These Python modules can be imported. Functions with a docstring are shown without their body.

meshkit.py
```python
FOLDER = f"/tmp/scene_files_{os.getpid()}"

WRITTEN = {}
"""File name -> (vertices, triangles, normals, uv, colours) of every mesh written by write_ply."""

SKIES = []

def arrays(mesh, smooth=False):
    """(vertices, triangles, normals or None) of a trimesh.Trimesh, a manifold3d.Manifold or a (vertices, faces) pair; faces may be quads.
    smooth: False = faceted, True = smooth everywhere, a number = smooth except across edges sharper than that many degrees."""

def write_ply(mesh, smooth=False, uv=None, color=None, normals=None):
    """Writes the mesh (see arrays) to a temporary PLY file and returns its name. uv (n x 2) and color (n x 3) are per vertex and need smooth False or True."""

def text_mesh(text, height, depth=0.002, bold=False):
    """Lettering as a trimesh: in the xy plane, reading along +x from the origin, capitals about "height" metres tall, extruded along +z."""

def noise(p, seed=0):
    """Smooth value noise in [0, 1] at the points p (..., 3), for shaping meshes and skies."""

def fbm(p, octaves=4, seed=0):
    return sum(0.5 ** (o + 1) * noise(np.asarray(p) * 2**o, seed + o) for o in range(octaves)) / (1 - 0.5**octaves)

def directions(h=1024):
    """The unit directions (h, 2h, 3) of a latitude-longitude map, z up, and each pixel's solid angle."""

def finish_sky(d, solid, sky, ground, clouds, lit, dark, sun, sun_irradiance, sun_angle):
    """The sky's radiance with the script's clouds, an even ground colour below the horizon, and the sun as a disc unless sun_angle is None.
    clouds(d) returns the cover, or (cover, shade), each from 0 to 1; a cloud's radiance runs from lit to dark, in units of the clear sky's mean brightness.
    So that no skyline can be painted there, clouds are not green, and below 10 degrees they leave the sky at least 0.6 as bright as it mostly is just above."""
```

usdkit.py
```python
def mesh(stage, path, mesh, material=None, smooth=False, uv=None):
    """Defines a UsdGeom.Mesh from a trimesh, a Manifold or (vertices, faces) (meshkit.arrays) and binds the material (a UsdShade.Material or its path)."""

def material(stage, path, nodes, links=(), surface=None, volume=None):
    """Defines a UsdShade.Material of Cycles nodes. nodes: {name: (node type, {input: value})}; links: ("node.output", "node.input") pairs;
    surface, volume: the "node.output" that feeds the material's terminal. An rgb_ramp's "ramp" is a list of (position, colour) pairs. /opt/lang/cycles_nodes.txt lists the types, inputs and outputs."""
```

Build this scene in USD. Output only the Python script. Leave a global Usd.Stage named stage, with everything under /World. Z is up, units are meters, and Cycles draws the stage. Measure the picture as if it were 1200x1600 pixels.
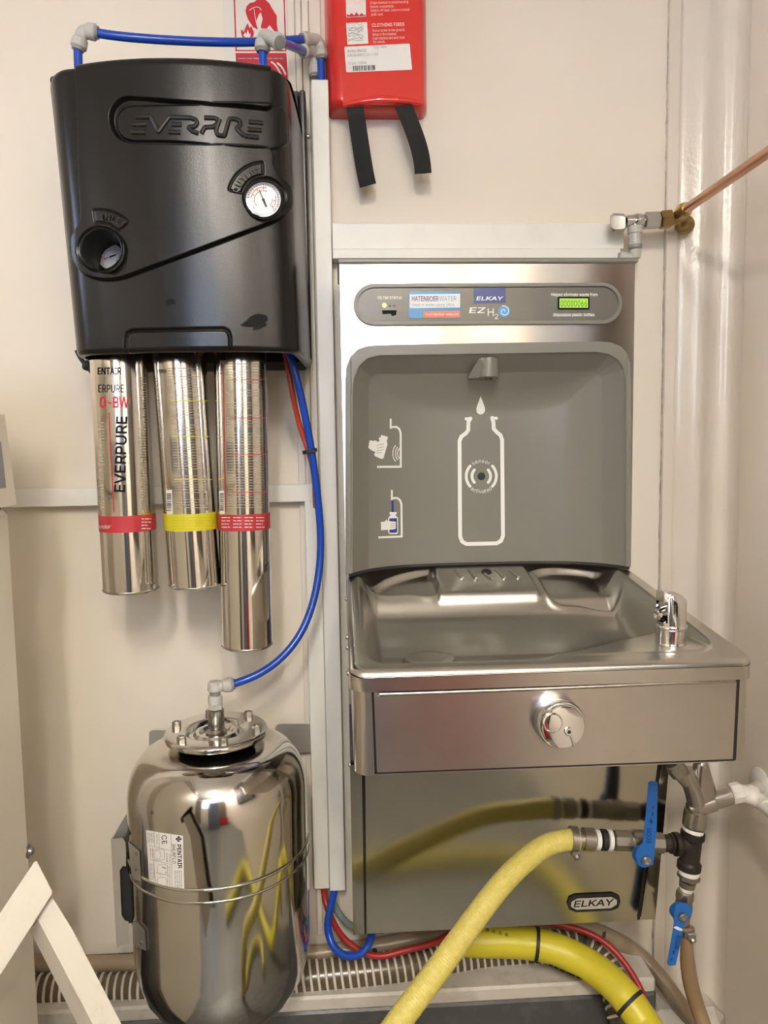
import math
import numpy as np, trimesh, shapely
from shapely.geometry import Polygon, LineString, Point, box as sbox
from shapely import affinity
import manifold3d as m3
import usdkit, meshkit
from pxr import Usd, UsdGeom, UsdLux, UsdShade, Gf, Sdf

stage = Usd.Stage.CreateInMemory()
UsdGeom.SetStageUpAxis(stage, UsdGeom.Tokens.z)
UsdGeom.SetStageMetersPerUnit(stage, 1.0)
world = UsdGeom.Xform.Define(stage, '/World')
stage.SetDefaultPrim(world.GetPrim())
UsdGeom.Scope.Define(stage, '/World/Looks')

# ------------------------------------------------------------------ camera
W, H, F = 1200.0, 1600.0, 1200.0            # picture size and focal length, in picture pixels
CAM = np.array([0.0, -1.36, 1.25])
YAW, PITCH, ROLL = [math.radians(a) for a in (3.197, 5.174, 0.889)]
def cam_axes():
    cy, sy, cp, sp = math.cos(YAW), math.sin(YAW), math.cos(PITCH), math.sin(PITCH)
    f = np.array([sy*cp, cy*cp, -sp]); r = np.array([cy, -sy, 0.0]); d = np.cross(f, r)
    c, s = math.cos(ROLL), math.sin(ROLL)
    return c*r + s*d, -s*r + c*d, f
RT, DN, FW = cam_axes()
cam = UsdGeom.Camera.Define(stage, '/World/camera')
cam.CreateHorizontalApertureAttr(24.0); cam.CreateVerticalApertureAttr(32.0)
cam.CreateFocalLengthAttr(24.0 * F / W)
cam.CreateClippingRangeAttr(Gf.Vec2f(0.02, 100))
mat4 = Gf.Matrix4d(*[float(x) for x in (*RT, 0, *(-DN), 0, *(-FW), 0, *CAM, 1)])
cam.AddTransformOp().Set(mat4)
EXPOSURE = 1.36
cam.CreateExposureAttr(EXPOSURE)

# ------------------------------------------------------------------ daylight outside the window behind the camera
dome = UsdLux.DomeLight.Define(stage, '/World/sky')
dome.CreateColorAttr(Gf.Vec3f(0.62, 0.74, 1.0)); dome.CreateIntensityAttr(1.7)
LAMP = 62.0                                  # emission of the ceiling lamp diffusers
LAMP_COLOUR = (1.0, 0.935, 0.82)

# ------------------------------------------------------------------ helpers: rays
def at(px, py, Y):
    """the point of the plane y = Y seen at a picture position"""
    d = RT*((px-600)/F) + DN*((py-800)/F) + FW
    return CAM + d*((Y-CAM[1])/d[1])
def at_x(px, py, X):
    d = RT*((px-600)/F) + DN*((py-800)/F) + FW
    return CAM + d*((X-CAM[0])/d[0])
def proj(P):
    q = np.asarray(P, float) - CAM
    z = q @ FW
    return np.stack([600 + F*(q @ RT)/z, 800 + F*(q @ DN)/z], -1)
def atv(p, Y):
    p = np.asarray(p, float); Y = np.broadcast_to(np.asarray(Y, float), p.shape[:1])
    d = RT*((p[:, :1]-600)/F) + DN*((p[:, 1:2]-800)/F) + FW
    return CAM + d*((Y-CAM[1])/d[:, 1])[:, None]
def sz(npx, Y):
    """length in metres of npx pixels at plane y = Y"""
    return npx*(Y-CAM[1])/F

# ------------------------------------------------------------------ helpers: materials
def M(name, base=(.5, .5, .5), rough=.5, metal=0.0, bump=None, noise=None, **kw):
    """bump=(scale xyz, strength, distance); noise=(scale, other colour, low, high)"""
    nodes = {'p': ('principled_bsdf', {'base_color': base, 'roughness': rough, 'metallic': metal, **kw})}
    links = []
    if bump or noise:
        nodes['g'] = ('geometry', {})
    if bump:
        s = bump[0] if np.ndim(bump[0]) else (bump[0],)*3
        nodes['bm'] = ('mapping', {'scale': s, 'mapping_type': 'point'})
        nodes['bn'] = ('noise_texture', {'scale': 1.0, 'detail': 2.0})
        nodes['b'] = ('bump', {'strength': bump[1], 'distance': bump[2]})
        links += [('g.position', 'bm.vector'), ('bm.vector', 'bn.vector'), ('bn.fac', 'b.height'), ('b.normal', 'p.normal')]
    if noise:
        s = noise[0] if np.ndim(noise[0]) else (noise[0],)*3
        nodes['nm'] = ('mapping', {'scale': s, 'mapping_type': 'point'})
        nodes['nn'] = ('noise_texture', {'scale': 1.0, 'detail': 4.0, 'roughness': .6})
        nodes['nr'] = ('rgb_ramp', {'ramp': [(noise[2], base), (noise[3], noise[1])]})
        links += [('g.position', 'nm.vector'), ('nm.vector', 'nn.vector'), ('nn.fac', 'nr.fac'), ('nr.color', 'p.base_color')]
    if 'tangent' in kw:
        nodes['p'][1].pop('tangent')
        t = kw['tangent']
        nodes['t'] = ('combine_xyz', {'x': t[0], 'y': t[1], 'z': t[2]})
        links.append(('t.vector', 'p.tangent'))
    return usdkit.material(stage, '/World/Looks/' + name, nodes, links, surface='p.BSDF')

def EM(name, colour, strength):
    return usdkit.material(stage, '/World/Looks/' + name, {'e': ('emission', {'color': colour, 'strength': strength})}, [], surface='e.emission')

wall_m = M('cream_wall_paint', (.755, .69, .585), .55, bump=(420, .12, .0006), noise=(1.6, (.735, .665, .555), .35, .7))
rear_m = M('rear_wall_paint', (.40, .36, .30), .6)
left_m = M('left_wall_paint', (.70, .63, .54), .6)
gloss_wall = M('gloss_cream_paint', (.70, .635, .55), .22, bump=((160, 160, 130), .32, .0012), noise=(2.2, (.67, .60, .51), .35, .7))
side_wall_m = M('side_wall_paint', (.82, .74, .645), .33, bump=((120, 120, 100), .12, .001), noise=(2.5, (.78, .70, .60), .35, .7))
seam_m = M('caulk', (.42, .37, .31), .7, noise=(60, (.62, .56, .48), .4, .6))
white_pvc = M('white_trunking_plastic', (.77, .745, .685), .38, noise=((14, 14, 9), (.71, .69, .63), .52, .72))
strip_m = M('wall_joint_plastic', (.70, .64, .55), .4)
ceil_m = M('ceiling_paint', (.76, .72, .65), .8)
dark_floor = M('grey_floor_vinyl', (.12, .12, .117), .4, noise=(18, (.155, .152, .146), .4, .62))
grey_cove = M('grey_vinyl', (.075, .075, .073), .32, noise=(25, (.10, .10, .096), .5, .66), bump=(60, .10, .002))
ledge_m = M('white_ledge_paint', (.58, .54, .48), .4, noise=(20, (.46, .42, .36), .5, .68))
black_abs = M('black_moulded_plastic', (.006, .006, .006), .27, bump=(560, .13, .0007), specular_ior_level=.36)
black_gloss = M('black_plastic', (.012, .012, .012), .3)
black_rubber = M('black_rubber', (.016, .016, .016), .6)
black_web = M('black_webbing', (.013, .013, .013), .85, bump=((300, 300, 900), .5, .001))
dark_iron = M('black_iron', (.035, .028, .024), .5, metal=.5, bump=(160, .4, .002))
steel_b = M('brushed_steel_horizontal', (.60, .575, .53), .23, 1.0, bump=((12, 12, 1500), .03, .0003), anisotropic=.9, tangent=(0, 0, 1))
steel_panel = M('satin_steel_panel', (.47, .45, .385), .13, 1.0, bump=((14, 14, 900), .03, .0003), noise=(5, (.44, .42, .36), .4, .7))
steel_basin = M('satin_steel_basin', (.60, .58, .53), .24, 1.0, noise=(9, (.56, .54, .49), .4, .7))
steel_apron = M('brushed_steel_apron', (.56, .53, .49), .24, 1.0, bump=((10, 10, 1200), .05, .0004), anisotropic=.6, tangent=(0, 0, 1), noise=(7, (.50, .46, .41), .45, .7))
tank_steel = M('polished_tank_steel', (.67, .65, .61), .09, 1.0, noise=(6, (.62, .60, .56), .4, .7))
mirror_steel = M('mirror_can_steel', (.76, .735, .69), .075, 1.0)
can_steel = M('bright_can_foil', (.78, .74, .67), .12, 1.0, bump=((90, 90, 4), .06, .001))
chrome = M('chrome', (.80, .79, .78), .05, 1.0)
chrome_dull = M('worn_chrome', (.50, .47, .43), .22, 1.0, bump=(120, .2, .001))
nickel = M('nickel_fitting', (.40, .37, .33), .32, 1.0, bump=(140, .25, .001))
brass = M('brass', (.52, .36, .13), .25, 1.0)
brass_dark = M('aged_brass', (.34, .24, .10), .33, 1.0)
copper = M('copper', (.62, .345, .235), .3, 1.0, noise=((40, 8, 40), (.50, .26, .17), .4, .65))
zinc = M('zinc_screw', (.42, .40, .37), .35, 1.0)
grey_plastic = M('grey_moulded_plastic', (.185, .178, .150), .36, specular_ior_level=.45)
grey_panel = M('grey_display_film', (.145, .136, .115), .2)
fit_grey = M('push_fit_grey', (.47, .455, .42), .42)
fit_dark = M('push_fit_collar', (.25, .245, .23), .45)
blue_tube = M('blue_tube', (.012, .065, .42), .25)
red_tube = M('orange_red_tube', (.50, .06, .03), .3)
red_hose_m = M('red_hose', (.36, .022, .02), .4)
teal_tube = M('grey_green_tube', (.20, .25, .24), .35)
clear_plug = M('yellow_lacquer', (.55, .42, .03), .4)
red_box_m = M('red_abs', (.62, .022, .018), .22)
red_dark = M('red_abs_end', (.52, .018, .016), .34)
red_film = M('red_cover_film', (.66, .03, .022), .12, coat_weight=.6, coat_roughness=.06, bump=((26, 26, 22), .22, .004))
paper = M('white_paper', (.74, .71, .67), .45)
pvc_sheet = M('clear_white_sheet', (.70, .66, .60), .35)
ink = M('black_ink', (.008, .008, .008), .6, specular_ior_level=.12)
grey_ink = M('grey_ink', (.30, .28, .26), .5)
faint_ink = M('faint_line_ink', (.42, .36, .28), .5)
red_ink = M('red_ink', (.56, .035, .05), .55, specular_ior_level=.15)
soft_red_ink = M('pale_red_ink', (.60, .18, .20), .45)
white_ink = M('white_ink', (.76, .76, .73), .4)
pink_ink = M('pale_print', (.86, .55, .50), .4)
band_red = M('red_band', (.46, .035, .045), .35)
band_yel = M('yellow_band', (.60, .56, .02), .35)
sky_blue = M('sticker_blue', (.02, .22, .50), .25)
navy = M('navy_print', (.025, .05, .22), .3)
orange = M('sticker_orange', (.62, .13, .06), .3)
swirl_blue = M('swirl_blue', (.06, .30, .62), .3)
hose_yel = M('yellow_hose_cloth', (.60, .50, .10), .5, noise=((160, 160, 160), (.66, .57, .17), .45, .6))
hose_thick = M('yellow_hose_rubber', (.66, .57, .035), .40, noise=(7, (.60, .51, .035), .4, .65))
clear_hose = M('tan_reinforced_hose', (.30, .225, .15), .3, bump=((500, 500, 500), .3, .0008), noise=(9, (.37, .285, .20), .4, .65))
amber_hose = M('amber_clear_hose', (.28, .185, .105), .3)
brown_hose = M('brown_suction_hose', (.115, .082, .052), .22)
rib_white = M('cream_spiral', (.66, .61, .52), .35)
lever_blue = M('blue_vinyl_lever', (.012, .12, .42), .4)
lever_ink = M('lever_print', (.008, .03, .13), .5)
white_paint = M('white_enamel', (.70, .65, .56), .3, noise=(30, (.62, .57, .49), .55, .7))
white_pipe = M('white_painted_pipe', (.68, .65, .60), .3, bump=(70, .35, .003))
ptfe = M('thread_tape', (.78, .77, .74), .55, bump=(200, .4, .001))
machine_m = M('machine_white_enamel', (.78, .725, .62), .35)
machine_grey = M('machine_display_grey', (.26, .28, .31), .35)
lcd_m = EM('lcd_backlight', (.36, .62, .07), .55)
led_m = EM('green_led', (.45, 1.0, .12), 1.6)
lamp_m = EM('lamp_diffuser', LAMP_COLOUR, LAMP)
dial_m = M('dial_white', (.78, .77, .76), .3)
glass_m = usdkit.material(stage, '/World/Looks/thin_glass', {'t': ('transparent_bsdf', {'color': (.97, .97, .97)}), 'g': ('glossy_bsdf', {'roughness': .02, 'color': (1, 1, 1)}), 'f': ('fresnel', {'IOR': 1.5}), 'm': ('mix_closure', {})},
                          [('f.fac', 'm.fac'), ('t.BSDF', 'm.closure1'), ('g.BSDF', 'm.closure2')], surface='m.closure')
door_m = M('dark_door_paint', (.09, .075, .06), .4)
locker_m = M('brown_grey_locker', (.12, .10, .085), .4)
cupboard_m = M('brown_cupboard', (.10, .075, .05), .45)
crate_red = M('red_crate', (.5, .03, .03), .4)
frame_m = M('window_frame_white', (.7, .69, .66), .4)

# ------------------------------------------------------------------ helpers: the scene tree
used = {}
def uniq(path):
    n = used.get(path, -1) + 1; used[path] = n
    return path if n == 0 else f'{path}_{n:03d}'
class Node:
    def __init__(s, path, base, prim): s.path, s.base, s.prim = path, np.asarray(base, float), prim
def meta(prim, label=None, cat=None, group=None, kind=None):
    for k, v in (('label', label), ('category', cat), ('group', group), ('kind', kind)):
        if v: prim.SetCustomDataByKey(k, v)
def arr(mesh):
    if isinstance(mesh, (list,)) and mesh and not isinstance(mesh[0], np.ndarray):
        mesh = cat(*mesh)
    v, f, _ = meshkit.arrays(mesh, False)
    v, f = np.asarray(v, float), np.asarray(f, int)
    u = np.unique(f)
    if len(u) < len(v):
        k = np.zeros(len(v), int); k[u] = np.arange(len(u)); v, f = v[u], k[f]
    return v, f
def cat(*ms):
    V, Fc, n = [], [], 0
    for m in ms:
        if m is None: continue
        v, f = arr(m); V.append(v); Fc.append(f+n); n += len(v)
    return (np.vstack(V), np.vstack(Fc))
def thing(name, label, category, base=(0, 0, 0), group=None):
    p = uniq('/World/' + name)
    x = UsdGeom.Xform.Define(stage, p); x.AddTranslateOp().Set(Gf.Vec3d(*map(float, base)))
    meta(x.GetPrim(), label, category, group)
    return Node(p, base, x.GetPrim())
def part(parent, name, mesh, m, smooth=30, label=None, kind=None):
    p = uniq(parent.path + '/' + name)
    v, f = arr(mesh)
    g = usdkit.mesh(stage, p, (v - parent.base, f), m, smooth=smooth)
    meta(g.GetPrim(), label, None, None, kind)
    return Node(p, parent.base, g.GetPrim())
def single(name, label, category, mesh, m, smooth=30, group=None, kind=None):
    p = uniq('/World/' + name)
    v, f = arr(mesh); base = np.array([*(v.min(0)+v.max(0))[:2]/2, v[:, 2].min()])
    g = usdkit.mesh(stage, p, (v - base, f), m, smooth=smooth)
    g.AddTranslateOp().Set(Gf.Vec3d(*map(float, base)))
    meta(g.GetPrim(), label, category, group, kind)
    return Node(p, base, g.GetPrim())
ROOT = Node('/World', (0, 0, 0), world.GetPrim())
def struct(name, mesh, m, parent=None, smooth=30):
    n = part(parent or ROOT, name, mesh, m, smooth)
    if parent is None: meta(n.prim, kind='structure')
    return n

# ------------------------------------------------------------------ helpers: shapes
def hull(pts):
    h = m3.Manifold.hull_points(np.asarray(pts, float)).to_mesh()
    return (np.array(h.vert_properties[:, :3], float), np.array(h.tri_verts, int))
def rbox(x0, x1, y0, y1, z0, z1, b=.002):
    (x0, x1), (y0, y1), (z0, z1) = sorted((x0, x1)), sorted((y0, y1)), sorted((z0, z1))
    b = min(b, (x1-x0)*.45, (y1-y0)*.45, (z1-z0)*.45)
    P = []
    for x, sx in ((x0, 1), (x1, -1)):
        for y, sy in ((y0, 1), (y1, -1)):
            for z, s in ((z0, 1), (z1, -1)):
                P += [(x+sx*b, y+sy*b, z), (x+sx*b, y, z+s*b), (x, y+sy*b, z+s*b)]
    return hull(P)
def frame_of(d):
    d = np.asarray(d, float)/np.linalg.norm(d)
    u = np.cross(d, (0, 0, 1)) if abs(d[2]) < .9 else np.cross(d, (1, 0, 0))
    u /= np.linalg.norm(u)
    return d, u, np.cross(d, u)
def loft(rings, cap=True, closed=True):
    """rings: list of (n,3) arrays"""
    n = len(rings[0]); V = np.vstack(rings); Fc = []
    k = np.arange(n if closed else n-1); k2 = (k+1) % n
    for i in range(len(rings)-1):
        a, b, c, d = i*n+k, i*n+k2, (i+1)*n+k2, (i+1)*n+k
        Fc += [np.stack([a, b, c], 1), np.stack([a, c, d], 1)]
    V = list(V)
    if cap:
        for r, flip in ((0, True), (len(rings)-1, False)):
            c = len(V); V.append(rings[r].mean(0)); a, b = r*n+k, r*n+k2
            Fc.append(np.stack([b, a, np.full(len(k), c)], 1) if flip else np.stack([a, b, np.full(len(k), c)], 1))
    V = np.array(V); Fc = np.vstack(Fc)
    if closed and cap:
        t = V[Fc]
        if np.einsum('ij,ij->i', t[:, 0]-V.mean(0), np.cross(t[:, 1]-V.mean(0), t[:, 2]-V.mean(0))).sum() < 0: Fc = Fc[:, ::-1]
    return (V, Fc)
def lathe(p0, d, prof, seg=40, a0=0.0):
    """prof: (radius, distance along d) pairs"""
    d, u, w = frame_of(d); p0 = np.asarray(p0, float)
    t = np.linspace(0, 2*math.pi, seg, endpoint=False) + a0
    c = np.cos(t)[:, None]*u + np.sin(t)[:, None]*w
    return loft([p0 + d*h + c*max(r, 1e-5) for r, h in prof])
def rod(a, b, r, seg=32, bev=.12, r2=None):
    a, b = np.asarray(a, float), np.asarray(b, float); L = np.linalg.norm(b-a); r2 = r if r2 is None else r2
    e = min(bev*r, L*.3)
    return lathe(a, b-a, [(r-e, 0), (r, e), (r2, L-e), (r2-e, L)], seg)
def hexnut(a, b, r):
    return rod(a, b, r, 6, .1)
def spline(pts, n=80):
    P = np.asarray(pts, float)
    if len(P) == 2: return np.linspace(P[0], P[1], n)
    t = np.r_[0, np.cumsum(np.linalg.norm(np.diff(P, axis=0), axis=1)**.5)]
    from scipy.interpolate import CubicSpline, PchipInterpolator
    f = CubicSpline(t, P)
    Q = f(np.linspace(0, t[-1], n*4)); s = np.r_[0, np.cumsum(np.linalg.norm(np.diff(Q, axis=0), axis=1))]
    u = np.linspace(0, s[-1], n)
    return np.stack([np.interp(u, s, Q[:, k]) for k in range(3)], 1)
def frames(P):
    T = np.gradient(P, axis=0); T /= np.linalg.norm(T, axis=1)[:, None]
    _, u, _ = frame_of(T[0]); U = [u]
    for i in range(1, len(P)):
        u = U[-1] - T[i]*(U[-1] @ T[i]); U.append(u/np.linalg.norm(u))
    U = np.array(U)
    return T, U, np.cross(T, U)
def tube(pts, r, n=80, seg=18, raw=False):
    P = np.asarray(pts, float) if raw else spline(pts, n)
    T, U, B = frames(P); t = np.linspace(0, 2*math.pi, seg, endpoint=False)
    R = np.broadcast_to(np.asarray(r, float), (len(P),))
    return loft([P[i] + R[i]*(np.cos(t)[:, None]*U[i] + np.sin(t)[:, None]*B[i]) for i in range(len(P))])
def ribbon(pts, side, w, t, n=40):
    P = spline(pts, n); T = np.gradient(P, axis=0); T /= np.linalg.norm(T, axis=1)[:, None]
    S = np.asarray(side, float); rings = []
    for i in range(len(P)):
        s = S - T[i]*(S @ T[i]); s /= np.linalg.norm(s); nn = np.cross(T[i], s)
        rings.append(np.array([P[i]+s*w/2*a+nn*t/2*b for a, b in ((-1, -1), (1, -1), (1, 1), (-1, 1))]))
    return loft(rings)
def torus(c, d, R, r, seg=40, k=10):
    d, u, w = frame_of(d); t = np.linspace(0, 2*math.pi, seg, endpoint=False); V, Fc = [], []
    for a in t:
        e = math.cos(a)*u + math.sin(a)*w
        for b in np.linspace(0, 2*math.pi, k, endpoint=False): V.append(np.asarray(c) + e*(R+r*math.cos(b)) + d*r*math.sin(b))
    for i in range(seg):
        for j in range(k):
            a, b, c2, e2 = i*k+j, ((i+1) % seg)*k+j, ((i+1) % seg)*k+(j+1) % k, i*k+(j+1) % k
            Fc += [(a, b, c2), (a, c2, e2)]
    return (np.array(V), np.array(Fc))
def tri(poly):
    ms = [trimesh.creation.extrude_polygon(g, 1.0, engine='earcut') for g in getattr(poly, 'geoms', [poly]) if g.area > 1e-12]
    return cat(*[(np.array(m.vertices), np.array(m.faces)) for m in ms])
def fixwind(v, f):
    c = v.mean(0); t = v[f]-c
    if np.einsum('ij,ij->i', t[:, 0], np.cross(t[:, 1], t[:, 2])).sum() < 0: f = f[:, ::-1]
    return (v, f)
def slab(poly, fn, lo=0.0, hi=.0005, maxedge=None):
    """a polygon in picture positions laid on a surface: fn(points, height above the surface)"""
    v, f = tri(poly)
    if maxedge:
        v, f = trimesh.remesh.subdivide_to_size(v, f, maxedge, max_iter=30)
    q = fn(v[:, :2], lo + (hi-lo)*v[:, 2])
    return fixwind(q, f)
def plane(Y): return lambda p, o: atv(p, Y-o)
def bevel_slab(poly, fn, lo, hi, b, bpx):
    """slab with a stepped round edge towards the viewer"""
    out = []
    for k in range(4):
        a0, a1 = math.pi/2*k/4, math.pi/2*(k+1)/4
        out.append(slab(poly.buffer(-bpx*(1-math.cos(a0)) if k else 0, join_style=1), fn, lo, hi-b+b*math.sin(a1)))
    return cat(*out)
def rrect(x0, y0, x1, y1, r=0, q=8):
    p = sbox(x0, y0, x1, y1)
    return p.buffer(-r).buffer(r, quad_segs=q) if r else p
def quad(*p): return Polygon(p)
GLY = {}
def text(s, x, y, h, fn, w=None, bold=False, ang=0.0, o=.0004, lo=0.0, slant=0.0, maxedge=None):
    """lettering whose baseline starts at picture position x, y; capital height h; width w if given"""
    k = (s, bold)
    if k not in GLY:
        m = meshkit.text_mesh(s, 1.0, 1.0, bold); GLY[k] = (np.array(m.vertices), np.array(m.faces))
    v, f = GLY[k]; v = v.copy()
    if w: v[:, 0] *= w/(v[:, 0].max()*h)
    a, b = v[:, 0]*h + slant*v[:, 1]*h, -v[:, 1]*h
    c, s_ = math.cos(ang), math.sin(ang)
    P = np.stack([x + c*a - s_*b, y + s_*a + c*b], 1)
    z = v[:, 2]
    if maxedge:
        vv, f = trimesh.remesh.subdivide_to_size(np.c_[P, z], f, maxedge, max_iter=20); P, z = vv[:, :2], vv[:, 2]
    return fixwind(fn(P, lo + (o-lo)*z), f)
def arc_text(s, cx, cy, R, h, fn, mid, bold=False, o=.0004, inside=False, track=1.0):
    """lettering around a circle; mid is its middle angle in degrees (anticlockwise from the right)"""
    out, adv = [], []
    for ch in s:
        wd = .35 if ch == ' ' else (meshkit.text_mesh(ch, 1.0, 1.0, bold).vertices[:, 0].max() + .12)
        adv.append(wd*h*track)
    tot = sum(adv); pos = -tot/2
    for ch, a in zip(s, adv):
        if ch != ' ':
            th = math.radians(mid) + (-(pos) if not inside else (pos))/R
            px, py = cx + R*math.cos(th), cy - R*math.sin(th)
            rot = (math.pi/2 - th) if not inside else (-math.pi/2 - th)
            out.append(text(ch, px, py, h, fn, bold=bold, ang=rot, o=o))
        pos += a
    return cat(*out)
def sstep(a, b, x):
    t = np.clip((x-a)/(b-a), 0, 1); return t*t*(3-2*t)
def sdf(poly, P):
    """signed distance, positive inside"""
    pts = shapely.points(P[:, 0], P[:, 1])
    shapely.prepare(poly)
    d = shapely.distance(shapely.boundary(poly), pts)
    return np.where(shapely.contains(poly, pts), d, -d)
def smooth_poly(pts, n=200):
    p = np.asarray(list(pts)+[pts[0]], float); q = spline(np.c_[p, np.zeros(len(p))], n)
    return Polygon(q[:-1, :2]).buffer(0)
def stroke(pts, w, n=40, round_=True, curve=False):
    p = np.asarray(pts, float)
    if curve: p = spline(np.c_[p, np.zeros(len(p))], n)[:, :2]
    return LineString(p).buffer(w/2, cap_style=1 if round_ else 2, join_style=1 if round_ else 2)
def arcline(cx, cy, r, a0, a1, n=24):
    t = np.radians(np.linspace(a0, a1, n)); return [(cx+r*math.cos(x), cy-r*math.sin(x)) for x in t]
def barcode(x0, y0, x1, y1, seed, n=22, vertical=False):
    rng = np.random.default_rng(seed); out = []; pos = 0; ws = rng.uniform(.4, 1.6, 2*n); ws /= ws.sum()
    for i in range(n):
        a, b = pos, pos+ws[2*i]; pos = b+ws[2*i+1]
        out.append(sbox(x0, y0+(y1-y0)*a, x1, y0+(y1-y0)*b) if vertical else sbox(x0+(x1-x0)*a, y0, x0+(x1-x0)*b, y1))
    return shapely.union_all(out)
def lines(x0, y0, x1, n, dy, h, seed, fill=.95):
    """rows of print too small to read"""
    rng = np.random.default_rng(seed); out = []
    for i in range(n):
        x = x0; end = x0 + (x1-x0)*rng.uniform(.6, 1)*fill if i % 3 == 2 else x0 + (x1-x0)*fill
        while x < end:
            w = min(rng.uniform(4, 11)*h/1.6, end-x); out.append(sbox(x, y0+i*dy, x+w, y0+i*dy+h)); x += w + .9*h
    return shapely.union_all(out)

# ------------------------------------------------------------------ helpers: print on curved and inclined surfaces
def rays(p):
    p = np.asarray(p, float)
    return RT*((p[:, :1]-600)/F) + DN*((p[:, 1:2]-800)/F) + FW
def cyl(X0, Y0, r, z0=0.0, k=0.0):
    """surface of an upright can whose axis passes X0 + k (z - z0), Y0"""
    def fn(p, o):
        d = rays(p); o = np.broadcast_to(o, (len(d),)); R = r + o
        ox = CAM[0] - k*(CAM[2]-z0) - X0; dx = d[:, 0] - k*d[:, 2]; oy = CAM[1]-Y0; dy = d[:, 1]
        a = dx*dx+dy*dy; b = ox*dx+oy*dy; c = ox*ox+oy*oy-R*R
        t = (-b - np.sqrt(np.maximum(b*b-a*c, 0)))/a
        return CAM + d*t[:, None]
    return fn
def incl(p0, n):
    p0, n = np.asarray(p0, float), np.asarray(n, float)/np.linalg.norm(n)
    def fn(p, o):
        d = rays(p); t = ((p0-CAM) @ n + np.broadcast_to(o, (len(d),)))/(d @ n)
        return CAM + d*t[:, None]
    return fn
def yfield(Yf, n=12, start=-.2):
    """surface y = Yf(points in space, picture positions)"""
    def fn(p, o):
        p = np.asarray(p, float); Y = np.full(len(p), start)
        for _ in range(n): Y = Yf(atv(p, Y), p)
        return atv(p, Y - o)
    return fn

# ================================================================== THE ROOM
XL, XR, YB, ZC = -1.55, 0.683, -3.3, 2.36
struct('wall_back', rbox(XL-.05, XR+.05, 0, .06, 0, ZC, .001), wall_m)
lw = (-1.10, -.50, 1.62, 2.00)                # window opening in the left wall: y0, y1, z0, z1
struct('wall_left', cat(rbox(XL-.06, XL, YB, lw[0], 0, ZC, .001), rbox(XL-.06, XL, lw[1], 0, 0, ZC, .001), rbox(XL-.06, XL, lw[0], lw[1], 0, lw[2], .001), rbox(XL-.06, XL, lw[0], lw[1], lw[3], ZC, .001)), left_m)
w2 = Node('/World/window_2', (0, 0, 0), UsdGeom.Xform.Define(stage, '/World/window_2').GetPrim()); meta(w2.prim, kind='structure')
for a in ((lw[0], lw[0]+.04, lw[2], lw[3]), (lw[1]-.04, lw[1], lw[2], lw[3]), (lw[0]+.04, lw[1]-.04, lw[2], lw[2]+.04), (lw[0]+.04, lw[1]-.04, lw[3]-.04, lw[3])):
    part(w2, 'window_frame', rbox(XL-.05, XL+.012, a[0], a[1], a[2], a[3], .003), frame_m)
part(w2, 'pane', rbox(XL-.034, XL-.030, lw[0]+.04, lw[1]-.04, lw[2]+.04, lw[3]-.04, .0005), glass_m)
struct('wall_right', rbox(XR, XR+.06, YB, .0, 0, ZC, .001), side_wall_m)
struct('ceiling', rbox(XL-.06, XR+.06, YB-.06, .06, ZC, ZC+.05, .001), ceil_m)
struct('floor', rbox(XL-.06, XR+.06, YB-.06, .06, -.06, 0, .001), dark_floor)
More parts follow.
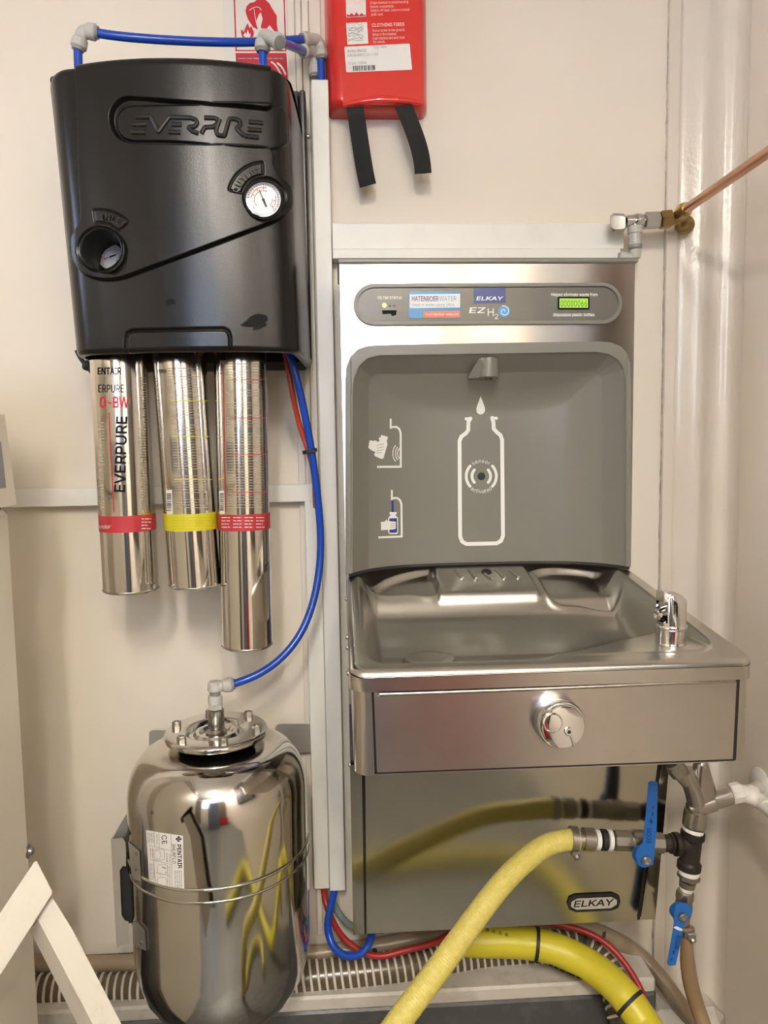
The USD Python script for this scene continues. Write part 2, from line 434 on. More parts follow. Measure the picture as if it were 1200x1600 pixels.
# wall behind the camera with its window and door
wx0, wx1, wz0, wz1 = -.80, .12, 1.25, 2.2
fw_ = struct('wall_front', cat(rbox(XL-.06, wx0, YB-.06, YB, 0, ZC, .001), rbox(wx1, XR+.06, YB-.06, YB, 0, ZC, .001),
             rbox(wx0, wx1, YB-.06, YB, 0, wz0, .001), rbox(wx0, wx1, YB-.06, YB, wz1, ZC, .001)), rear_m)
wn = Node('/World/window_1', (0, 0, 0), UsdGeom.Xform.Define(stage, '/World/window_1').GetPrim()); meta(wn.prim, kind='structure')
for a in ((wx0, wx0+.05, wz0, wz1), (wx1-.05, wx1, wz0, wz1), (wx0+.05, wx1-.05, wz0, wz0+.05), (wx0+.05, wx1-.05, wz1-.05, wz1)):
    part(wn, 'window_frame', rbox(a[0], a[1], YB-.05, YB+.012, a[2], a[3], .003), frame_m)
part(wn, 'pane', rbox(wx0+.05, wx1-.05, YB-.03, YB-.026, wz0+.05, wz1-.05, .0005), glass_m)
dn = Node('/World/door_1', (0, 0, 0), UsdGeom.Xform.Define(stage, '/World/door_1').GetPrim()); meta(dn.prim, kind='structure')
part(dn, 'door_leaf', rbox(-1.53, -.86, YB+.001, YB+.04, .02, 2.05, .004), door_m)
part(dn, 'door_handle', cat(rod((-.92, YB+.04, 1.05), (-.92, YB+.09, 1.05), .01), rod((-.92, YB+.085, 1.05), (-1.04, YB+.085, 1.05), .009)), chrome)

# right corner: sealed cover strip, then the folded corner panel running into the side wall
def prof_z(pts, m, name, z0=0.0, z1=ZC-.001, smooth=45):
    p = np.asarray(pts, float)
    struct(name, loft([np.c_[p, np.full(len(p), z)] for z in (z0, z1)]), m, smooth=smooth)
cx = lambda px, Y: at(px, 400, Y)[0]
q = spline([(cx(1058, -.006), -.006, 0), (cx(1075, -.012), -.012, 0), (cx(1098, -.020), -.020, 0), (cx(1112, -.034), -.034, 0), (cx(1128, -.046), -.046, 0), (cx(1140, -.050), -.050, 0), (cx(1150, -.058), -.058, 0), (XR-.0005, -.078, 0)], 60)[:, :2]
prof_z([*q, (XR-.0005, -.001), (q[0][0], -.001)], gloss_wall, 'trim_1', .02)
prof_z([(cx(1039, -.001), -.0005), (cx(1040, -.009), -.008), (cx(1042, -.011), -.0105), (cx(1056, -.011), -.0105), (cx(1058, -.009), -.009), (q[0][0]+.001, -.0008)], gloss_wall, 'trim_2', .02)
rngc = np.random.default_rng(5)
zz = np.linspace(.3, ZC-.01, 200); xs = at(1039, 400, -.002)[0]
struct('trim_3', tube(np.c_[xs + rngc.normal(0, .0005, 200), np.full(200, -.0015), zz], .0016*(1+.5*rngc.random(200)), raw=True, seg=8), seam_m)
# moulding over the joint of two wall panels, behind the trunking
jx = lambda px: at(px, 300, -.004)[0]
for k, (a, b, d) in enumerate(((455, 467, .004), (467.6, 477, .007), (477.6, 488, .0055), (488.4, 507, .003))):
    struct('trim_4', rbox(jx(a), jx(b), -d, -.0002, .34, ZC-.001, .0012), strip_m)
# ledge and grey upstand at the foot of the wall
zt = at(500, 1558, -.115)[2]; zb = at(500, 1581, -.115)[2]; xe = at(1012, 1560, -.08)[0]
struct('baseboard_back', rbox(XL, xe, -.115, -.0005, zb, zt, .004), ledge_m)
struct('trim_5', rbox(XL, xe+.004, -.112, -.0005, .001, zb-.0005, .006), grey_cove)
struct('trim_6', rbox(xe+.003, XR-.002, -.10, -.0005, .001, at(1040, 1590, -.1)[2], .02), ledge_m)

zs_ = at(100, 1497, -.001)[2]
struct('trim_7', rbox(XL, at(300, 1480, 0)[0], -.0035, -.0003, zs_, zs_+.0045, .001), M('dark_wall_gap', (.10, .075, .05), .7))
# lamps under the ceiling
def ceiling_lamp(x, y, w, l, label):
    t = thing('ceiling_lamp', label, 'ceiling lamp', (x, y, ZC))
    part(t, 'lamp_housing', rbox(x-w/2-.02, x+w/2+.02, y-l/2-.02, y+l/2+.02, ZC-.05, ZC-.001, .006), white_pvc)
    part(t, 'diffuser', rbox(x-w/2, x+w/2, y-l/2, y+l/2, ZC-.075, ZC-.051, .008), lamp_m)
ceiling_lamp(-.12, -2.3, .12, .70, 'long white ceiling lamp above the middle of the floor')
ceiling_lamp(.30, -2.85, .12, .60, 'long white ceiling lamp nearer the wall behind the camera')
# things along the wall behind the camera, which the steel mirrors
lk = thing('locker', 'tall brown-grey steel locker against the wall behind the camera', 'locker', (.46, YB+.2, 0))
part(lk, 'locker_body', rbox(.30, .62, YB+.02, YB+.40, .0, 1.75, .004), locker_m)
part(lk, 'locker_door', rbox(.31, .61, YB+.402, YB+.418, .03, 1.72, .003), locker_m)
part(lk, 'locker_handle', rod((.58, YB+.43, .9), (.58, YB+.43, 1.05), .007), zinc)
cu = thing('cupboard', 'shallow brown wall cupboard on the right wall beside the camera', 'cupboard', (.64, -1.1, .95))
part(cu, 'cupboard_body', rbox(.615, XR-.001, -1.50, -.84, .95, 2.15, .004), cupboard_m)
for a, b in ((-1.49, -1.175), (-1.165, -.85)): part(cu, 'cupboard_door', rbox(.600, .614, a, b, .96, 2.14, .003), cupboard_m)
tc = thing('tool_cabinet', 'low blue-grey steel tool cabinet standing behind the camera', 'cabinet', (-.1, -2.35, 0))
blue_grey = M('blue_grey_enamel', (.17, .205, .30), .4)
part(tc, 'cabinet_body', rbox(-.32, .12, -2.55, -2.17, .0, 1.42, .004), blue_grey)
for zd in (.05, .40, .75, 1.08): part(tc, 'drawer', rbox(-.31, .11, -2.168, -2.152, zd, zd+.30, .003), blue_grey)
cr = thing('crate', 'open red plastic crate on the floor behind the camera', 'crate', (.37, -2.6, 0))
part(cr, 'crate_base', rbox(.18, .56, -2.75, -2.40, .0, .02), crate_red)
for a in ((.18, .20, -2.75, -2.40), (.54, .56, -2.75, -2.40), (.20, .54, -2.75, -2.73), (.20, .54, -2.42, -2.40)):
    part(cr, 'crate_side', rbox(a[0], a[1], a[2], a[3], .02, .45, .004), crate_red)

# ================================================================== PANEL PRINTS AND BOX ON THE UPPER WALL
sg = thing('safety_sign', 'red and white fire blanket pictogram sign behind the black filter housing', 'sign', at(405, 110, 0))
PS = plane(-.0008)
part(sg, 'sheet', slab(quad((346, -30), (456, -30), (462, 130), (352, 130)), plane(-.0002), 0, .0006), pvc_sheet)
part(sg, 'border', slab(shapely.union_all([stroke([(365, -30), (369, 79)], 2, round_=False), stroke([(443, -30), (446.5, 79)], 2, round_=False), stroke([(368, 79), (447, 79)], 1.8)]), PS), red_ink)
part(sg, 'red_field', slab(quad((368, 83), (447.5, 83), (450, 130), (370, 130)), PS), red_ink)
part(sg, 'field_shade_band', slab(quad((368.2, 88), (447.8, 88), (448, 95), (368.6, 95)), PS, .0003, .0006), M('dark_red_ink', (.32, .02, .03), .4))
flame = [(376, 46), (381, 50), (384, 42), (387, 36), (390, 44), (393, 40), (396, 52), (394, 58), (386, 60), (378, 57)]
per = [(402, -30), (402, 0), (397, 4), (391, 5), (386, 10), (384, 18), (388, 30), (396, 42), (402, 45), (400, 32), (404, 22), (408, 18), (411, 30), (408, 42), (411, 45), (416, 45), (421, 38), (428, 47), (434, 52), (432, 38), (432, 25), (425, 14), (420, 5), (414, 0), (412, -30)]
part(sg, 'pictogram', slab(shapely.union_all([Polygon(per).buffer(.6), Polygon(flame), stroke(arcline(387, 52, 9, 150, 400), 1.6)]), PS, 0, .0005), red_ink)
part(sg, 'pictogram_detail', slab(shapely.union_all([stroke([(390, 16), (396, 12), (403, 11), (408, 16)], 1, curve=True), stroke([(397, 14), (399, 28), (402, 42)], .9, curve=True), Polygon([(380, 56), (383, 50), (385, 54), (387, 46), (390, 54), (392, 51), (391, 58), (386, 59.5)])]), PS, .0004, .0009), paper)
part(sg, 'small_print', slab(lines(372, 90.5, 446, 1, 3, 1.8, 4), PS, .0005, .0008), soft_red_ink)
part(sg, 'white_flash', slab(shapely.union_all([stroke([(424, 97), (432, 104), (440, 118), (446, 128)], 2.5, curve=True), stroke([(434, 99), (441, 106), (446, 116)], 3, curve=True)]), PS, .0005, .0008), paper)

YFB = -.052
fb = thing('fire_blanket_box', 'red plastic fire blanket case with two hanging black pull straps', 'fire blanket', at(590, 185, -.02))
def fb_ring(z, ins, bow):
    xa, xb = at(508, 90, YFB)[0]+ins, at(671, 90, YFB)[0]-ins; n = 28
    t = np.linspace(0, 1, n)
    x = xa + (xb-xa)*(1-np.cos(np.pi*t))/2
    e = np.minimum(x-xa, xb-x); y = -.001 - (.0 + (abs(YFB)-.001-bow)*np.sqrt(np.clip(1-(1-np.clip(e/.022, 0, 1))**2, 0, 1)))
    return np.r_[np.c_[x, y, np.full(n, z)], [[xb, -.0006, z]], [[xa, -.0006, z]]]
zbt = at(590, 187, 0)[2]
part(fb, 'case', loft([fb_ring(zbt, .010, .012), fb_ring(zbt+.003, .005, .004), fb_ring(zbt+.008, .002, .001), fb_ring(zbt+.014, 0, 0), fb_ring(zbt+.31, 0, 0)]), red_box_m, smooth=50)
PB = plane(YFB)
flm = quad((534, -30), (655, -30), (661, 164), (536, 168))
part(fb, 'front_sleeve', bevel_slab(flm, PB, .0001, .0028, .002, 1.4), red_film)
PB2 = plane(YFB-.0029)
part(fb, 'sleeve_mouth', tube([at(537, 165, YFB-.001), at(560, 160, YFB-.004), at(598, 156.5, YFB-.006), at(635, 158, YFB-.004), at(659, 161.5, YFB-.001)], [*np.linspace(.003, .0075, 20), *np.linspace(.0075, .003, 20)], 40, 20), red_film)
l = part(fb, 'inspection_label', slab(quad((538, 73), (640, 68), (644, 109), (541, 113)).buffer(-2).buffer(2), PB2, 0, .0005), paper)
a_ = -.045
PB3 = plane(YFB-.0034)
part(l, 'lettering', cat(text('Exp. Date', 584, 75.5, 4, PB3, w=20, ang=a_), text('Art.No: FB4120', 542.5, 82, 4.2, PB3, w=30, ang=a_, bold=True), text('FIRE BLANKET 120 X 180', 543, 88.5, 4.0, PB3, w=48, ang=a_), text('Origin: CHINA', 544, 101, 4.2, PB3, w=29, ang=a_)), grey_ink)
part(l, 'barcode', slab(affinity.rotate(barcode(551, 103, 587, 111, 3), -2.5, origin=(551, 103)), PB3), ink)
for nm, pl in (('upper', quad((540, -20), (571, -20), (572, 26), (541, 27.5))), ('lower', quad((540.5, 36), (573.5, 34.5), (575.5, 68), (543, 70)))):
    pp = part(fb, 'instruction_picture', slab(pl.buffer(-1).buffer(1), PB2, 0, .0004), paper)
    r2 = np.random.default_rng(7 if nm == 'upper' else 8); b = pl.bounds; sk = []
    for k in range(10 if nm == 'upper' else 9):
        yb = b[1]+3+(b[3]-b[1]-6)*(k+.5)/10
        sk.append(stroke([(b[0]+3+i*3.4, yb + r2.normal(0, 1.5)) for i in range(8)], .7))
    if nm == 'upper': sk += [stroke(arcline(558, 0, 5.5, 200, 400), 1.6)]
    part(pp, 'drawing', slab(shapely.union_all(sk), plane(YFB-.0032)), grey_ink if nm == 'lower' else pink_ink)
    if nm == 'upper': part(pp, 'flames', slab(Polygon([(542, 26.4), (542, 22), (546, 24), (549, 20), (553, 24), (557, 19), (561, 24), (565, 20), (569, 24), (571, 22), (571, 25)]), plane(YFB-.0033)), red_ink)
part(fb, 'lettering', cat(text('CLOTHING FIRES', 581, 42, 5.2, PB2, w=51, bold=True, ang=-.035), text('Force victim to the ground.', 582, 50, 4.2, PB2, w=51, ang=-.035),
     text('Wrap in fire blanket.', 582, 56, 4.2, PB2, w=38, ang=-.035), text('Call medical aid and treat', 582.5, 62, 4.2, PB2, w=50, ang=-.035), text('for shock.', 583, 67.5, 4.2, PB2, w=19, ang=-.035),
     text('Drape blanket to avoid burning', 578, 6.5, 4.2, PB2, w=60, ang=-.03), text('hands completely.', 578.5, 12.5, 4.2, PB2, w=38, ang=-.03), text('Switch off heat. Leave covered', 579, 18.5, 4.2, PB2, w=61, ang=-.03), text('until cool.', 580, 24.5, 4.2, PB2, w=19, ang=-.03)), pink_ink)
part(fb, 'pull_strap', ribbon([at(554, 158, -.046), at(556, 178, -.058), at(561, 210, -.060), at(568, 255, -.056), at(575, 290, -.050)], (1, 0, .08), sz(25.5, -.055), .0022), black_web)
part(fb, 'pull_strap', ribbon([at(629, 158, -.046), at(635, 176, -.060), at(648, 210, -.066), at(657, 240, -.064), at(661, 271, -.058)], (1, 0, .16), sz(25.5, -.06), .0022), black_web)

# ================================================================== CABLE TRUNKING
def trunk(label, x0, x1, y, z0, z1, top=False):
    t = thing('trunking', label, 'cable trunking', ((x0+x1)/2, 0, z0))
    part(t, 'trunking_base', rbox(x0+.001, x1-.001, -y+.006, -.0075 if top else -.0005, z0+.0005, z1-.0005, .0008), white_pvc)
    part(t, 'trunking_lid', rbox(x0, x1, -y, -y+.0055, z0, z1, .0012), white_pvc)
    return t
YT = .042
tA = (at(503, 280, -YT)[0]-sz(12.6, -YT), at(503, 280, -YT)[0]+sz(12.6, -YT))
trunk('long white vertical trunking running from top fittings down beside the steel fountain', tA[0], tA[1], YT, at(532, 1392, -YT)[2], at(502, 124, -YT)[2], True)
trunk('shorter white vertical trunking on the left of the long one, below the rail', tA[0]-sz(25, -.03)-.0008, tA[0]-.0008, .030, at(507, 1389, -.03)[2], at(486, 783, -.03)[2], True)
trunk('white horizontal trunking behind the filter cartridges at mid height', at(-40, 781, -.028)[0], tA[0]-.001, .028, at(250, 788.5, -.028)[2], at(250, 760.5, -.028)[2], True)
t = thing('trunking', 'white horizontal trunking plate just above the drinking fountain', 'cable trunking', at(750, 400, 0))
za, zb2, zc = at(750, 348.5, -.03)[2], at(750, 389, -.03)[2], at(750, 404, -.036)[2]
part(t, 'trunking_lid', rbox(tA[1]+.001, at(975, 370, -.03)[0], -.03, -.0005, zb2, za, .001), white_pvc)
part(t, 'trunking_lip', rbox(tA[1]+.001, at(968, 390, -.03)[0], -.036, -.0005, zc, zb2-.0004, .0012), white_pvc)

# ================================================================== FILTER HOUSING
YH = -.300
hz1, hz0 = at(285, 91, YH)[2], at(290, 549, YH)[2]
xl, xr = at(123, 103, -.279)[0], at(429, 104, -.279)[0]
xm = (xl+xr)/2
bow = lambda x: -.300 + .021*((x-xm)/(xr-xl)*2)**2
prs = [(xl-.036, -.045), (xl-.050, -.09), (xl-.057, -.16), (xl-.056, -.220), (xl-.046, -.252), (xl-.026, -.272)]
fr = [(x, bow(x)) for x in np.linspace(xl, xr, 9)]
rs = [(xr+.008, -.272), (xr+.0165, -.252), (xr+.020, -.22), (xr+.024, -.15), (xr+.027, -.06)]
cs = np.array(prs+fr+rs); tt = np.r_[0, np.cumsum(np.linalg.norm(np.diff(cs, axis=0), axis=1))]
from scipy.interpolate import PchipInterpolator
cxs, cys = PchipInterpolator(tt, cs[:, 0]), PchipInterpolator(tt, cs[:, 1])
s0, s1 = tt[4], tt[len(prs)+len(fr)+1]
S = np.r_[np.linspace(0, s0, 26)[:-1], np.linspace(s0, s1, 430), np.linspace(s1, tt[-1], 30)[1:]]
Z = np.linspace(hz1, hz0, 470)
SX, SY = cxs(S), cys(S)
def taper(x, z): return x + (hz1-z)/(hz1-hz0)*(.016 - .010*(x-xl)/(xr-xl))
proud = smooth_poly([(121, 60), (270, 55), (424, 60), (424, 100), (423, 165), (418, 173), (400, 172), (300, 163), (214, 156), (196, 157), (184, 166), (178, 178), (177, 190), (180, 204), (188, 217), (200, 224), (300, 228), (412, 232), (423, 237), (426, 247), (426, 258), (433, 272), (446, 288), (453, 306), (452, 322), (446, 335), (436, 343), (418, 351), (300, 396), (212, 429), (190, 436), (165, 438), (145, 434), (129, 424), (118, 405), (115, 388), (118, 368), (126, 352), (129, 338), (127, 300), (124, 200), (121, 110)], 260)
stad = smooth_poly([(440, 168), (300, 165), (214, 167), (199, 169), (188, 178), (184, 191), (187, 206), (196, 217), (210, 221), (300, 224), (440, 230)], 140)
HO, HI = (411.5, 311.5), (161, 391)           # outlet and inlet gauge holes
def sector(c, r0, r1, a0, a1): return Polygon(arcline(*c, r1, a0, a1)+arcline(*c, r0, a1, a0))
plq_o = sector(HO, 35, 55, 92, 168).buffer(-2).buffer(2)
plq_i = sector(HI, 41, 61, 44, 99).buffer(-2).buffer(2)
tab = Polygon([(194, 570), (196, 528), (199, 520), (206, 516.5), (280, 514.5), (350, 514), (357, 518), (360, 527), (361, 570)])
def relief(P):
    h = .0085*sstep(-2.2, 2.2, sdf(proud, P))
    d = sdf(stad, P); h += .0035*sstep(-1.6, 1.6, d)
    for pq in (plq_o, plq_i): h += -.0022*np.exp(-(sdf(pq, P)/1.3)**2)
    for c, r in ((HO, 30), (HI, 33)):
        e = np.hypot(P[:, 0]-c[0], P[:, 1]-c[1]); h += -.003*(1-sstep(r-1, r+4, e))
    d = sdf(tab, P); h += -.0035*np.exp(-(d/2.0)**2) - .002*sstep(-1, 2, d)
    return h
gx = np.broadcast_to(SX, (len(Z), len(S))).copy(); gy = np.broadcast_to(SY, gx.shape).copy(); gz = np.broadcast_to(Z[:, None], gx.shape).copy()
gx = taper(gx, gz)
gz = gz - (.013*(1-sstep(s0-.02, s0+.004, S)*(1-sstep(s1-.004, s1+.03, S))))*np.clip((gz-hz1+.07)/.07, 0, 1)**1.5
P0 = proj(np.stack([gx, gy, gz], -1).reshape(-1, 3))
fsel = np.broadcast_to((S > s0)&(S < s1), gx.shape).ravel()
hh = np.zeros(gx.size); hh[fsel] = relief(P0[fsel]); hh = hh.reshape(gx.shape)
fmask = sstep(s0, s0+.02, S)*(1-sstep(s1-.02, s1, S))
hh = hh*fmask
tx, ty = cxs.derivative()(S), cys.derivative()(S); nn_ = np.hypot(tx, ty)
nx, ny = ty/nn_, -tx/nn_
if ny[len(S)//2] > 0: nx, ny = -nx, -ny
ed = np.clip(np.minimum(hz1-gz, (gz-hz0)*1.6), 0, .012); hh = hh - (.012-np.sqrt(np.clip(.012**2-(.012-ed)**2, 0, None)))*.8
gx += nx*hh; gy += ny*hh
n1, n2 = gx.shape
V = np.stack([gx, gy, gz], -1).reshape(-1, 3)
i, j = np.meshgrid(np.arange(n1-1), np.arange(n2-1), indexing='ij'); i, j = i.ravel(), j.ravel()
A, B, C2, D2 = i*n2+j, i*n2+j+1, (i+1)*n2+j+1, (i+1)*n2+j
Fq = np.vstack([np.c_[A, D2, C2], np.c_[A, C2, B]])
pc = P0[Fq].mean(1); cyv = V[Fq][:, :, 1].mean(1)
keep = ~(((np.hypot(pc[:, 0]-HO[0], pc[:, 1]-HO[1]) < 28.3) | (np.hypot(pc[:, 0]-HI[0], pc[:, 1]-HI[1]) < 31.2)) & (cyv < -.2))
Fq = Fq[keep]
# caps: top lid and an underside recessed a little
def ringcap(row, z):
    r = np.stack([gx[row], gy[row], np.full(n2, z)], -1); c = r.mean(0); c[2] = z
    k = np.arange(n2); return (np.vstack([r, c]), np.c_[k, (k+1) % n2, np.full(n2, n2)])
hb = thing('filter_housing', 'black moulded plastic water filter housing with two pressure gauges, hung on the wall', 'water filter housing', at(290, 549, -.15))
sh = part(hb, 'front_cover', cat((V, Fq), ringcap(0, hz1)), black_abs, smooth=True)
part(hb, 'underside', ringcap(-1, hz0+.035), black_rubber)
part(hb, 'back_plate', rbox(at(108, 110, -.05)[0], at(480, 300, -.05)[0], -.052, -.008, at(470, 577, -.05)[2], at(465, 138, -.05)[2], .012), black_gloss)
part(hb, 'side_flange', rbox(at(478, 300, -.05)[0]-.006, at(478, 300, -.05)[0]+.0035, -.075, -.03, at(470, 565, -.05)[2], at(465, 150, -.05)[2], .003), black_gloss)
for yy in (213, 546):
    c = at(479, yy, -.04); part(hb, 'screw', lathe(c, (1, 0, 0), [(.004, 0), (.004, .004), (.0025, .006), (0, .0065)], 14), zinc)
def HYf(Pw, p):
    x = Pw[:, 0]; z = Pw[:, 2]
    xx = x - (hz1-z)/(hz1-hz0)*(.016-.010*(x-xl)/(xr-xl))
    return bow(xx) - relief(p)
HS = yfield(HYf, 5, -.3)
c3 = lambda L: [(60+a/2.553, b/2.553) for a, b in L]
logo = [[(388, 466), (448, 467), (478, 527), (522, 468), (606, 470), (628, 478), (634, 492), (624, 505), (598, 508), (614, 524), (640, 533)],
        [(376, 497), (434, 496)], [(370, 527), (428, 528)], [(532, 497), (572, 497)], [(520, 527), (567, 528)],
        [(650, 533), (664, 508), (700, 506), (716, 492), (716, 478), (704, 471), (660, 470)], [(724, 474), (708, 520), (716, 540), (742, 543), (762, 474), (788, 475), (804, 484), (806, 500), (790, 512), (812, 536), (830, 544), (880, 549)],
        [(838, 486), (896, 492)], [(834, 516), (890, 521)]]
ms = []
for L in logo:
    pl = np.array(c3(L)); n = max(12, int(LineString(pl).length/1.1))
    ls = LineString(pl); ls = LineString([ls.interpolate(t, True).coords[0] for t in np.linspace(0, 1, n)])
    pp = np.array(ls.coords)
    if len(L) > 3: 
        ker = np.array([1, 2, 3, 2, 1])/9.; pad = np.pad(pp, ((2, 2), (0, 0)), 'edge'); pp = np.stack([np.convolve(pad[:, k], ker, 'valid') for k in (0, 1)], 1)
    ms.append(tube(HS(pp, .0002), .0030, raw=True, seg=10))
smudge_m = M('matt_smudge', (.002, .002, .002), .55, specular_ior_level=.15)
for sm in (Polygon([(259, 475), (261, 470), (266, 467), (272, 470), (273, 474), (267, 474), (264, 478)]), Polygon([(377, 508), (386, 502), (392, 495), (404, 491), (416, 494), (418, 500), (412, 503), (416, 508), (404, 514), (396, 515), (398, 510), (388, 510)])):
    part(hb, 'smudge', slab(sm.buffer(1.0), HS, .0, .0004, 4), smudge_m, label='dark matt smudge on the black cover')
part(hb, 'maker_lettering', ms, black_gloss, label='raised rounded lettering moulded in the recess')
part(hb, 'outlet_lettering', arc_text('OUTLET', *HO, 41, 8.8, HS, 130, True, .0030, track=.98), black_gloss)
part(hb, 'inlet_lettering', arc_text('INLET', *HI, 47, 8.6, HS, 71, True, .0030, track=1.0), black_gloss)
def gauge(c, r, Y, tilt, na, sleeve, label):
    """pressure gauge: rim, dial, printed scale, needle and glass; c in picture positions"""
    C = at(*c, Y); R = sz(r, Y); d = np.array([0, -1, 0.0])
    g = part(hb, 'pressure_gauge', lathe(C, (0, -1, 0), [(R*1.12, -.02), (R*1.12, .004), (R*1.04, .006), (R, .003), (R, -.0015)], 48), black_gloss, label=label)
    part(g, 'dial', lathe(C, (0, -1, 0), [(R, -.002), (R, 0), (0, 0.0)], 48), dial_m)
    fn = plane(Y-.0002)
    sc = []; k = r/27.0
    for a in range(-45, 226, 9):
        big = a % 45 == 0; sc.append(stroke([(c[0]+k*(22.5 if big else 23.5)*math.cos(math.radians(a)), c[1]-k*(22.5 if big else 23.5)*math.sin(math.radians(a))), (c[0]+k*25.5*math.cos(math.radians(a)), c[1]-k*25.5*math.sin(math.radians(a)))], .8*k))
    part(g, 'scale', slab(shapely.union_all(sc+[stroke(arcline(*c, 14.5*k, -40, 220), .7*k)]), fn), ink)
    part(g, 'outer_scale', slab(shapely.union_all([stroke(arcline(*c, 20*k, -45, 225, 40), .9*k)]+[stroke(arcline(*c, 17.5*k, a, a+5, 4), 2.2*k, round_=False) for a in range(-40, 216, 32)]), fn), red_ink)
    na = math.radians(na); nd = np.array([math.cos(na), -math.sin(na)])
    part(g, 'needle', slab(shapely.union_all([stroke([np.array(c)-nd*11*k, np.array(c)+nd*1*k], 3.0*k), stroke([c, np.array(c)+nd*17*k], 1.2*k), Point(c).buffer(2.3*k)]), fn, .0006, .0012), ink)
    part(g, 'gauge_glass', lathe(C, (0, -1, 0), [(R, .0024), (R*.7, .003), (0, .0032)], 40), glass_m, smooth=True)
    L0 = at(*sleeve[0], sleeve[2]); Rs = sz(sleeve[1], sleeve[2])
    part(g, 'gauge_sleeve', loft([L0+Rs*q_*np.stack([np.cos(t_), 0*t_, np.sin(t_)], 1)+np.array([0, y_, 0]) for t_ in [np.linspace(0, 2*math.pi, 48, endpoint=False)] for q_, y_ in ((1.03, -.0012), (1.0, 0), (1, sleeve[3]))], cap=False), black_rubber)
gauge((411.5, 312), 26.3, -.293, 0, 113, (HO, 28.3, -.302, .02), 'white outlet gauge, upper right')
gauge((173, 401), 19, -.225, 0, 200, (HI, 31.2, -.304, .085), 'inlet gauge set deep in its round opening')

# ------------------------------------------------------------------ filter cartridges
def cartridge(label, top, bot, r, ybot, band, bandm, topm, cap_label=None):
    YF = -.19
    a, b = at(*top, YF), at(*bot, YF); k = (a[0]-b[0])/(a[2]-b[2]); z0 = b[2]
    zb_ = at(bot[0], ybot, YF-r*.6)[2]; zt_ = at(top[0], 541, YF)[2]
    ax = lambda z: b[0] + k*(z-z0)
    def shear(m): 
        v, f = arr(m); v = v.copy(); v[:, 0] += k*(v[:, 2]-z0); return (v, f)
    o = np.array([b[0], YF, 0.0])
    def lz(prof, seg=56): return shear(lathe(o, (0, 0, 1), prof, seg))
    t = thing('filter_cartridge', label, 'filter cartridge', (ax(zb_), YF, zb_), 'filter cartridges under the black housing')
    fn = cyl(b[0], YF, r, z0, k)
    zB = [fn(np.array([[bot[0], y_]]), 0)[0, 2] for y_ in band]
    part(t, 'can', lz([(0, zb_+.003), (r-.010, zb_+.003), (r-.005, zb_), (r-.0015, zb_+.001), (r, zb_+.004), (r, zB[1]), (r, zt_), (r-.002, zt_+.002), (0, zt_+.002)]), mirror_steel)
    part(t, 'label_sleeve', lz([(r+.0002, zB[1]+.002), (r+.0004, zB[1]+.002), (r+.0004, zt_-.004), (r+.0001, zt_-.004)]), can_steel)
    bd = part(t, 'band', lz([(r+.0002, zB[1]), (r+.0007, zB[1]), (r+.0007, zB[0]), (r+.0002, zB[0])]), bandm)
    part(t, 'top_collar', lz([(r+.001, zt_-.006), (r+.002, zt_-.006), (r+.002, zt_+.008), (r-.004, zt_+.008)]), topm)
    part(t, 'bottom_rim', shear(torus(o+(0, 0, zb_+.004), (0, 0, 1), r-.0003, .0011, 56, 8)), zinc)
    return t, bd, fn
E_ = 6
t, bd, fn = cartridge('left filter cartridge with black and red lettering and a red band', (190, 640), (204.5, 915), .0405, 928, (806, 832), band_red, band_red)
part(t, 'lettering', cat(text('ENTAIR', 151.5, 585, 10.5, fn, w=38, bold=True, o=.0008, maxedge=E_), text('ERPURE', 152.5, 613, 12, fn, w=41, o=.0008, maxedge=E_), text('EVERPURE', 195, 771, 16.5, fn, w=120, bold=True, ang=-math.pi/2+.03, o=.0008, maxedge=E_)), ink)
part(t, 'model_lettering', text('0-BW', 154.5, 637, 17, fn, w=47, bold=True, o=.0008, maxedge=E_), red_ink)
part(t, 'red_rule', slab(stroke([(170, 645), (178, 800)], 1.4), fn, .0003, .0007, E_), red_ink)
part(t, 'small_print', slab(shapely.union_all([lines(153, 660+i*5, 163, 1, 3, 1.3, 30+i) for i in range(28)]+[lines(218, 590+i*4.2, 229, 1, 3, 1.2, 90+i) for i in range(46)]), fn, .0003, .0006, E_), faint_ink)
part(bd, 'lettering', slab(shapely.union_all([lines(221, 810, 237, 4, 5, 1.4, 11)]), fn, .0006, .0011, E_), white_ink)
part(bd, 'script_lettering', text('vendor', 146, 826, 6.5, fn, w=26, o=.0011, lo=.0006, slant=.3, maxedge=E_), white_ink)
def fine_print(t, fn, x0, x1, y0, y1, lean, seed):
    r = np.random.default_rng(seed); rows = []
    y = y0
    while y < y1:
        o = lean*(y-y0); rows.append(lines(x0+o, y, x1+o, 1, 3, 1.0, int(y)+seed)); y += 4.3 if r.random() > .06 else 11
    part(t, 'small_print', slab(shapely.union_all(rows), fn, .0003, .0006, E_), faint_ink)
t, bd, fn = cartridge('middle filter cartridge, slightly tilted, with a yellow-green band', (283, 600), (305, 915), .0388, 921, (803, 830), band_yel, clear_plug)
fine_print(t, fn, 262, 312, 575, 795, .06, 50)
part(t, 'barcode_label', slab(quad((259, 766), (268.5, 765), (270, 803), (260.5, 804)), fn, .0004, .0008, E_), paper)
part(t, 'barcode', slab(barcode(260.5, 771, 267.5, 799, 6, 16, True), fn, .0006, .0011, E_), ink)
part(t, 'maker_lettering', text('EVERPURE', 246, 583, 6, fn, w=14, o=.0008, maxedge=E_), grey_ink)
part(t, 'yellow_rule', slab(shapely.union_all([stroke([(268+i*2, y_), (326+i*2.4, y_)], 1.1) for i, y_ in enumerate((626, 682, 749))]), fn, .0004, .0008, E_), band_yel)
